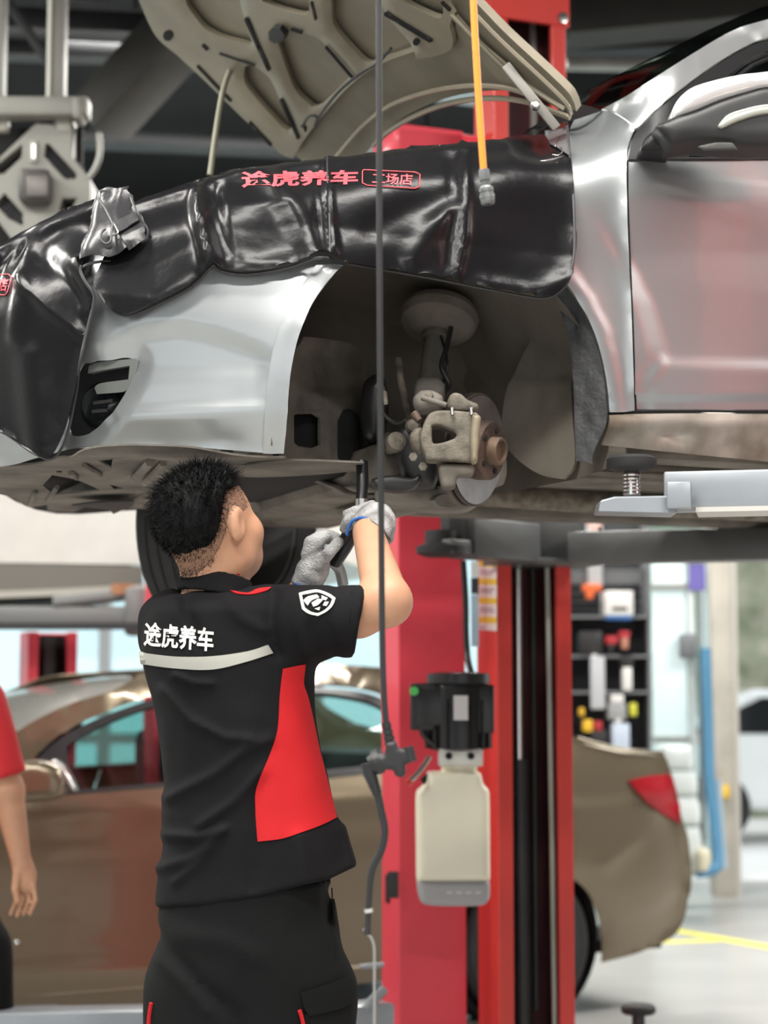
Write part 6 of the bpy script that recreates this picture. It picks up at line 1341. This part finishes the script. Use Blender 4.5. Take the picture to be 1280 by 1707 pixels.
# ---- tool in the hands
rt = empty('ratchet_wrench', at(580, 905, 3.95), 'black ratchet wrench with long extension held in both gloves', 'wrench')
M_tool = mat('tool_black', (.014, .014, .015), .35, .3)
tube('handle', [at(556, 938, 3.98), at(572, 912, 3.96), at(588, 884, 3.95)], [.016, .018, .017], M_tool, rt, sides=14)
lathe('ratchet_head', [(0, 0), (.020, .002), (.022, .01), (.022, .03), (.016, .036), (0, .036)], at(592, 880, 3.96), unit(V(.05, .1, 1)), M_tool, rt, seg=20)
tube('extension', [at(596, 868, 3.965), at(602, 835, 3.98), at(604, 800, 3.99), at(603, 770, 4.0)], [.010, .012, .013, .013], M_tool, rt, sides=14)
lathe('socket', [(0, 0), (.014, 0), (.014, .03), (.011, .032), (0, .032)], at(603, 832, 3.975), V(0, 0, -1), M_chrome, rt, seg=16)
tube('tail', [at(556, 936, 3.98), at(566, 950, 3.99), at(572, 975, 4.0)], [.014, .012, .012], mat('grey_hook', (.30, .31, .31), .4, .4), rt, sides=10)
# ================================================================ second worker at the left edge
YQ = 5.9
wk = empty('person', at(-100, 1700, YQ) * V(1, 1, 0), 'worker in red shirt and black trousers cut off by the left picture edge', 'person')
def A_(x, y, dy=0): return at(x, y, YQ + dy)
wsh, wel, wwr = A_(-35, 1170), A_(12, 1318), A_(36, 1440)
def w_body(P):
    d = s_caps(P, wel, wwr, .050, .030); d = smin(d, s_caps(P, wsh, wel, .058, .050), .02)
    d = smin(d, s_ell(P, A_(42, 1462), (.036, .022, .050)), .02)
    for k in range(4):
        x = 57 - 9.5 * k; d = smin(d, smin(s_caps(P, A_(x - 2, 1475, -.01 + .012 * k), A_(x + 2 - k, 1500, -.005 + .012 * k), .0090, .0084), s_caps(P, A_(x + 2 - k, 1500, -.005 + .012 * k), A_(x - 8 - k, 1524 + 3 * (k == 2), .012 * k), .0084, .0072), .003), .003)
    d = smin(d, smin(s_caps(P, A_(28, 1455, -.02), A_(25, 1482, -.03), .013, .012), s_caps(P, A_(25, 1482, -.03), A_(29, 1503, -.03), .012, .010), .004), .010)
    hd = A_(-95, 1010, .03); d = smin(d, smin(s_ell(P, hd, (.085, .095, .115)), s_caps(P, hd, A_(-95, 1120, .03), .05, .06), .03), .03)
    d = smin(d, s_ell(P, hd + V(.08, .03, -.02), (.02, .015, .025)), .02)
    return smin(d, s_box(P, A_(-105, 1310, .03), (.14, .085, .28), r=.07), .04)
a, b = A_(-190, 1545), A_(80, 930); sdf('body', w_body, (a[0], YQ - .16, a[2]), (b[0], YQ + .24, b[2]), .0062, M_skin, wk)
M_wred = mat('worker_red', (.55, .018, .026), .8)
def w_shirt(P):
    px, py = proj(P); sl = smax(s_caps(P, wsh, wel, .080, .072), ((px - 0) * .30 + (py - 1300) * .95 + 2) / 540, .004)
    d = smin(s_box(P, A_(-110, 1325, .03), (.165, .115, .33), r=.09), sl, .03) - .003 * vnoise(P, 20, 2)
    return smax(d, (py - 1503) / 540, .005)
a, b = A_(-215, 1560), A_(60, 1110); sdf('shirt', w_shirt, (a[0], YQ - .16, a[2]), (b[0], YQ + .24, b[2]), .009, M_wred, wk, smooth_it=2)
def w_trs(P):
    d = s_box(P, A_(-100, 1560, .03), (.165, .12, .12), r=.07)
    for hx, kx in ((-35, -20), (-160, -165)):
        H, K, F_ = A_(hx, 1580, .03), A_(kx, 1760, .02), A_(kx, 1868, .03); d = smin(d, smin(s_caps(P, H, K, .100, .085), s_caps(P, K, F_, .085, .07), .03), .04)
    return smax(d - .004 * vnoise(P, 14, 6), .05 - P[:, 2], .01)
a, b = A_(-240, 1900), A_(70, 1470); sdf('trousers', w_trs, (a[0], YQ - .16, .02), (b[0], YQ + .24, b[2]), .011, M_trs, wk, smooth_it=2)
sdf('hair', lambda P: smax(s_ell(P, A_(-97, 1000, .02), (.098, .108, .125)), A_(-95, 1005)[2] - P[:, 2], .01), A_(-97, 1000) - .16, A_(-97, 1000) + .16, .01, M_hair, wk)
for kx in (-20, -165):
    q = A_(kx, 1868, .03); sdf('shoe', lambda P, q=q: smax(s_ell(P, V(q[0] + .02, q[1] - .04, .04), (.055, .14, .06)), -P[:, 2] + .002, .004), (q[0] - .1, q[1] - .2, -.02), (q[0] + .12, q[1] + .14, .14), .011, M_black, wk)
tag(tube('key_clip', [A_(26, 1566, -.09), A_(30, 1574, -.09)], .008, M_chrome, wk, sides=8))
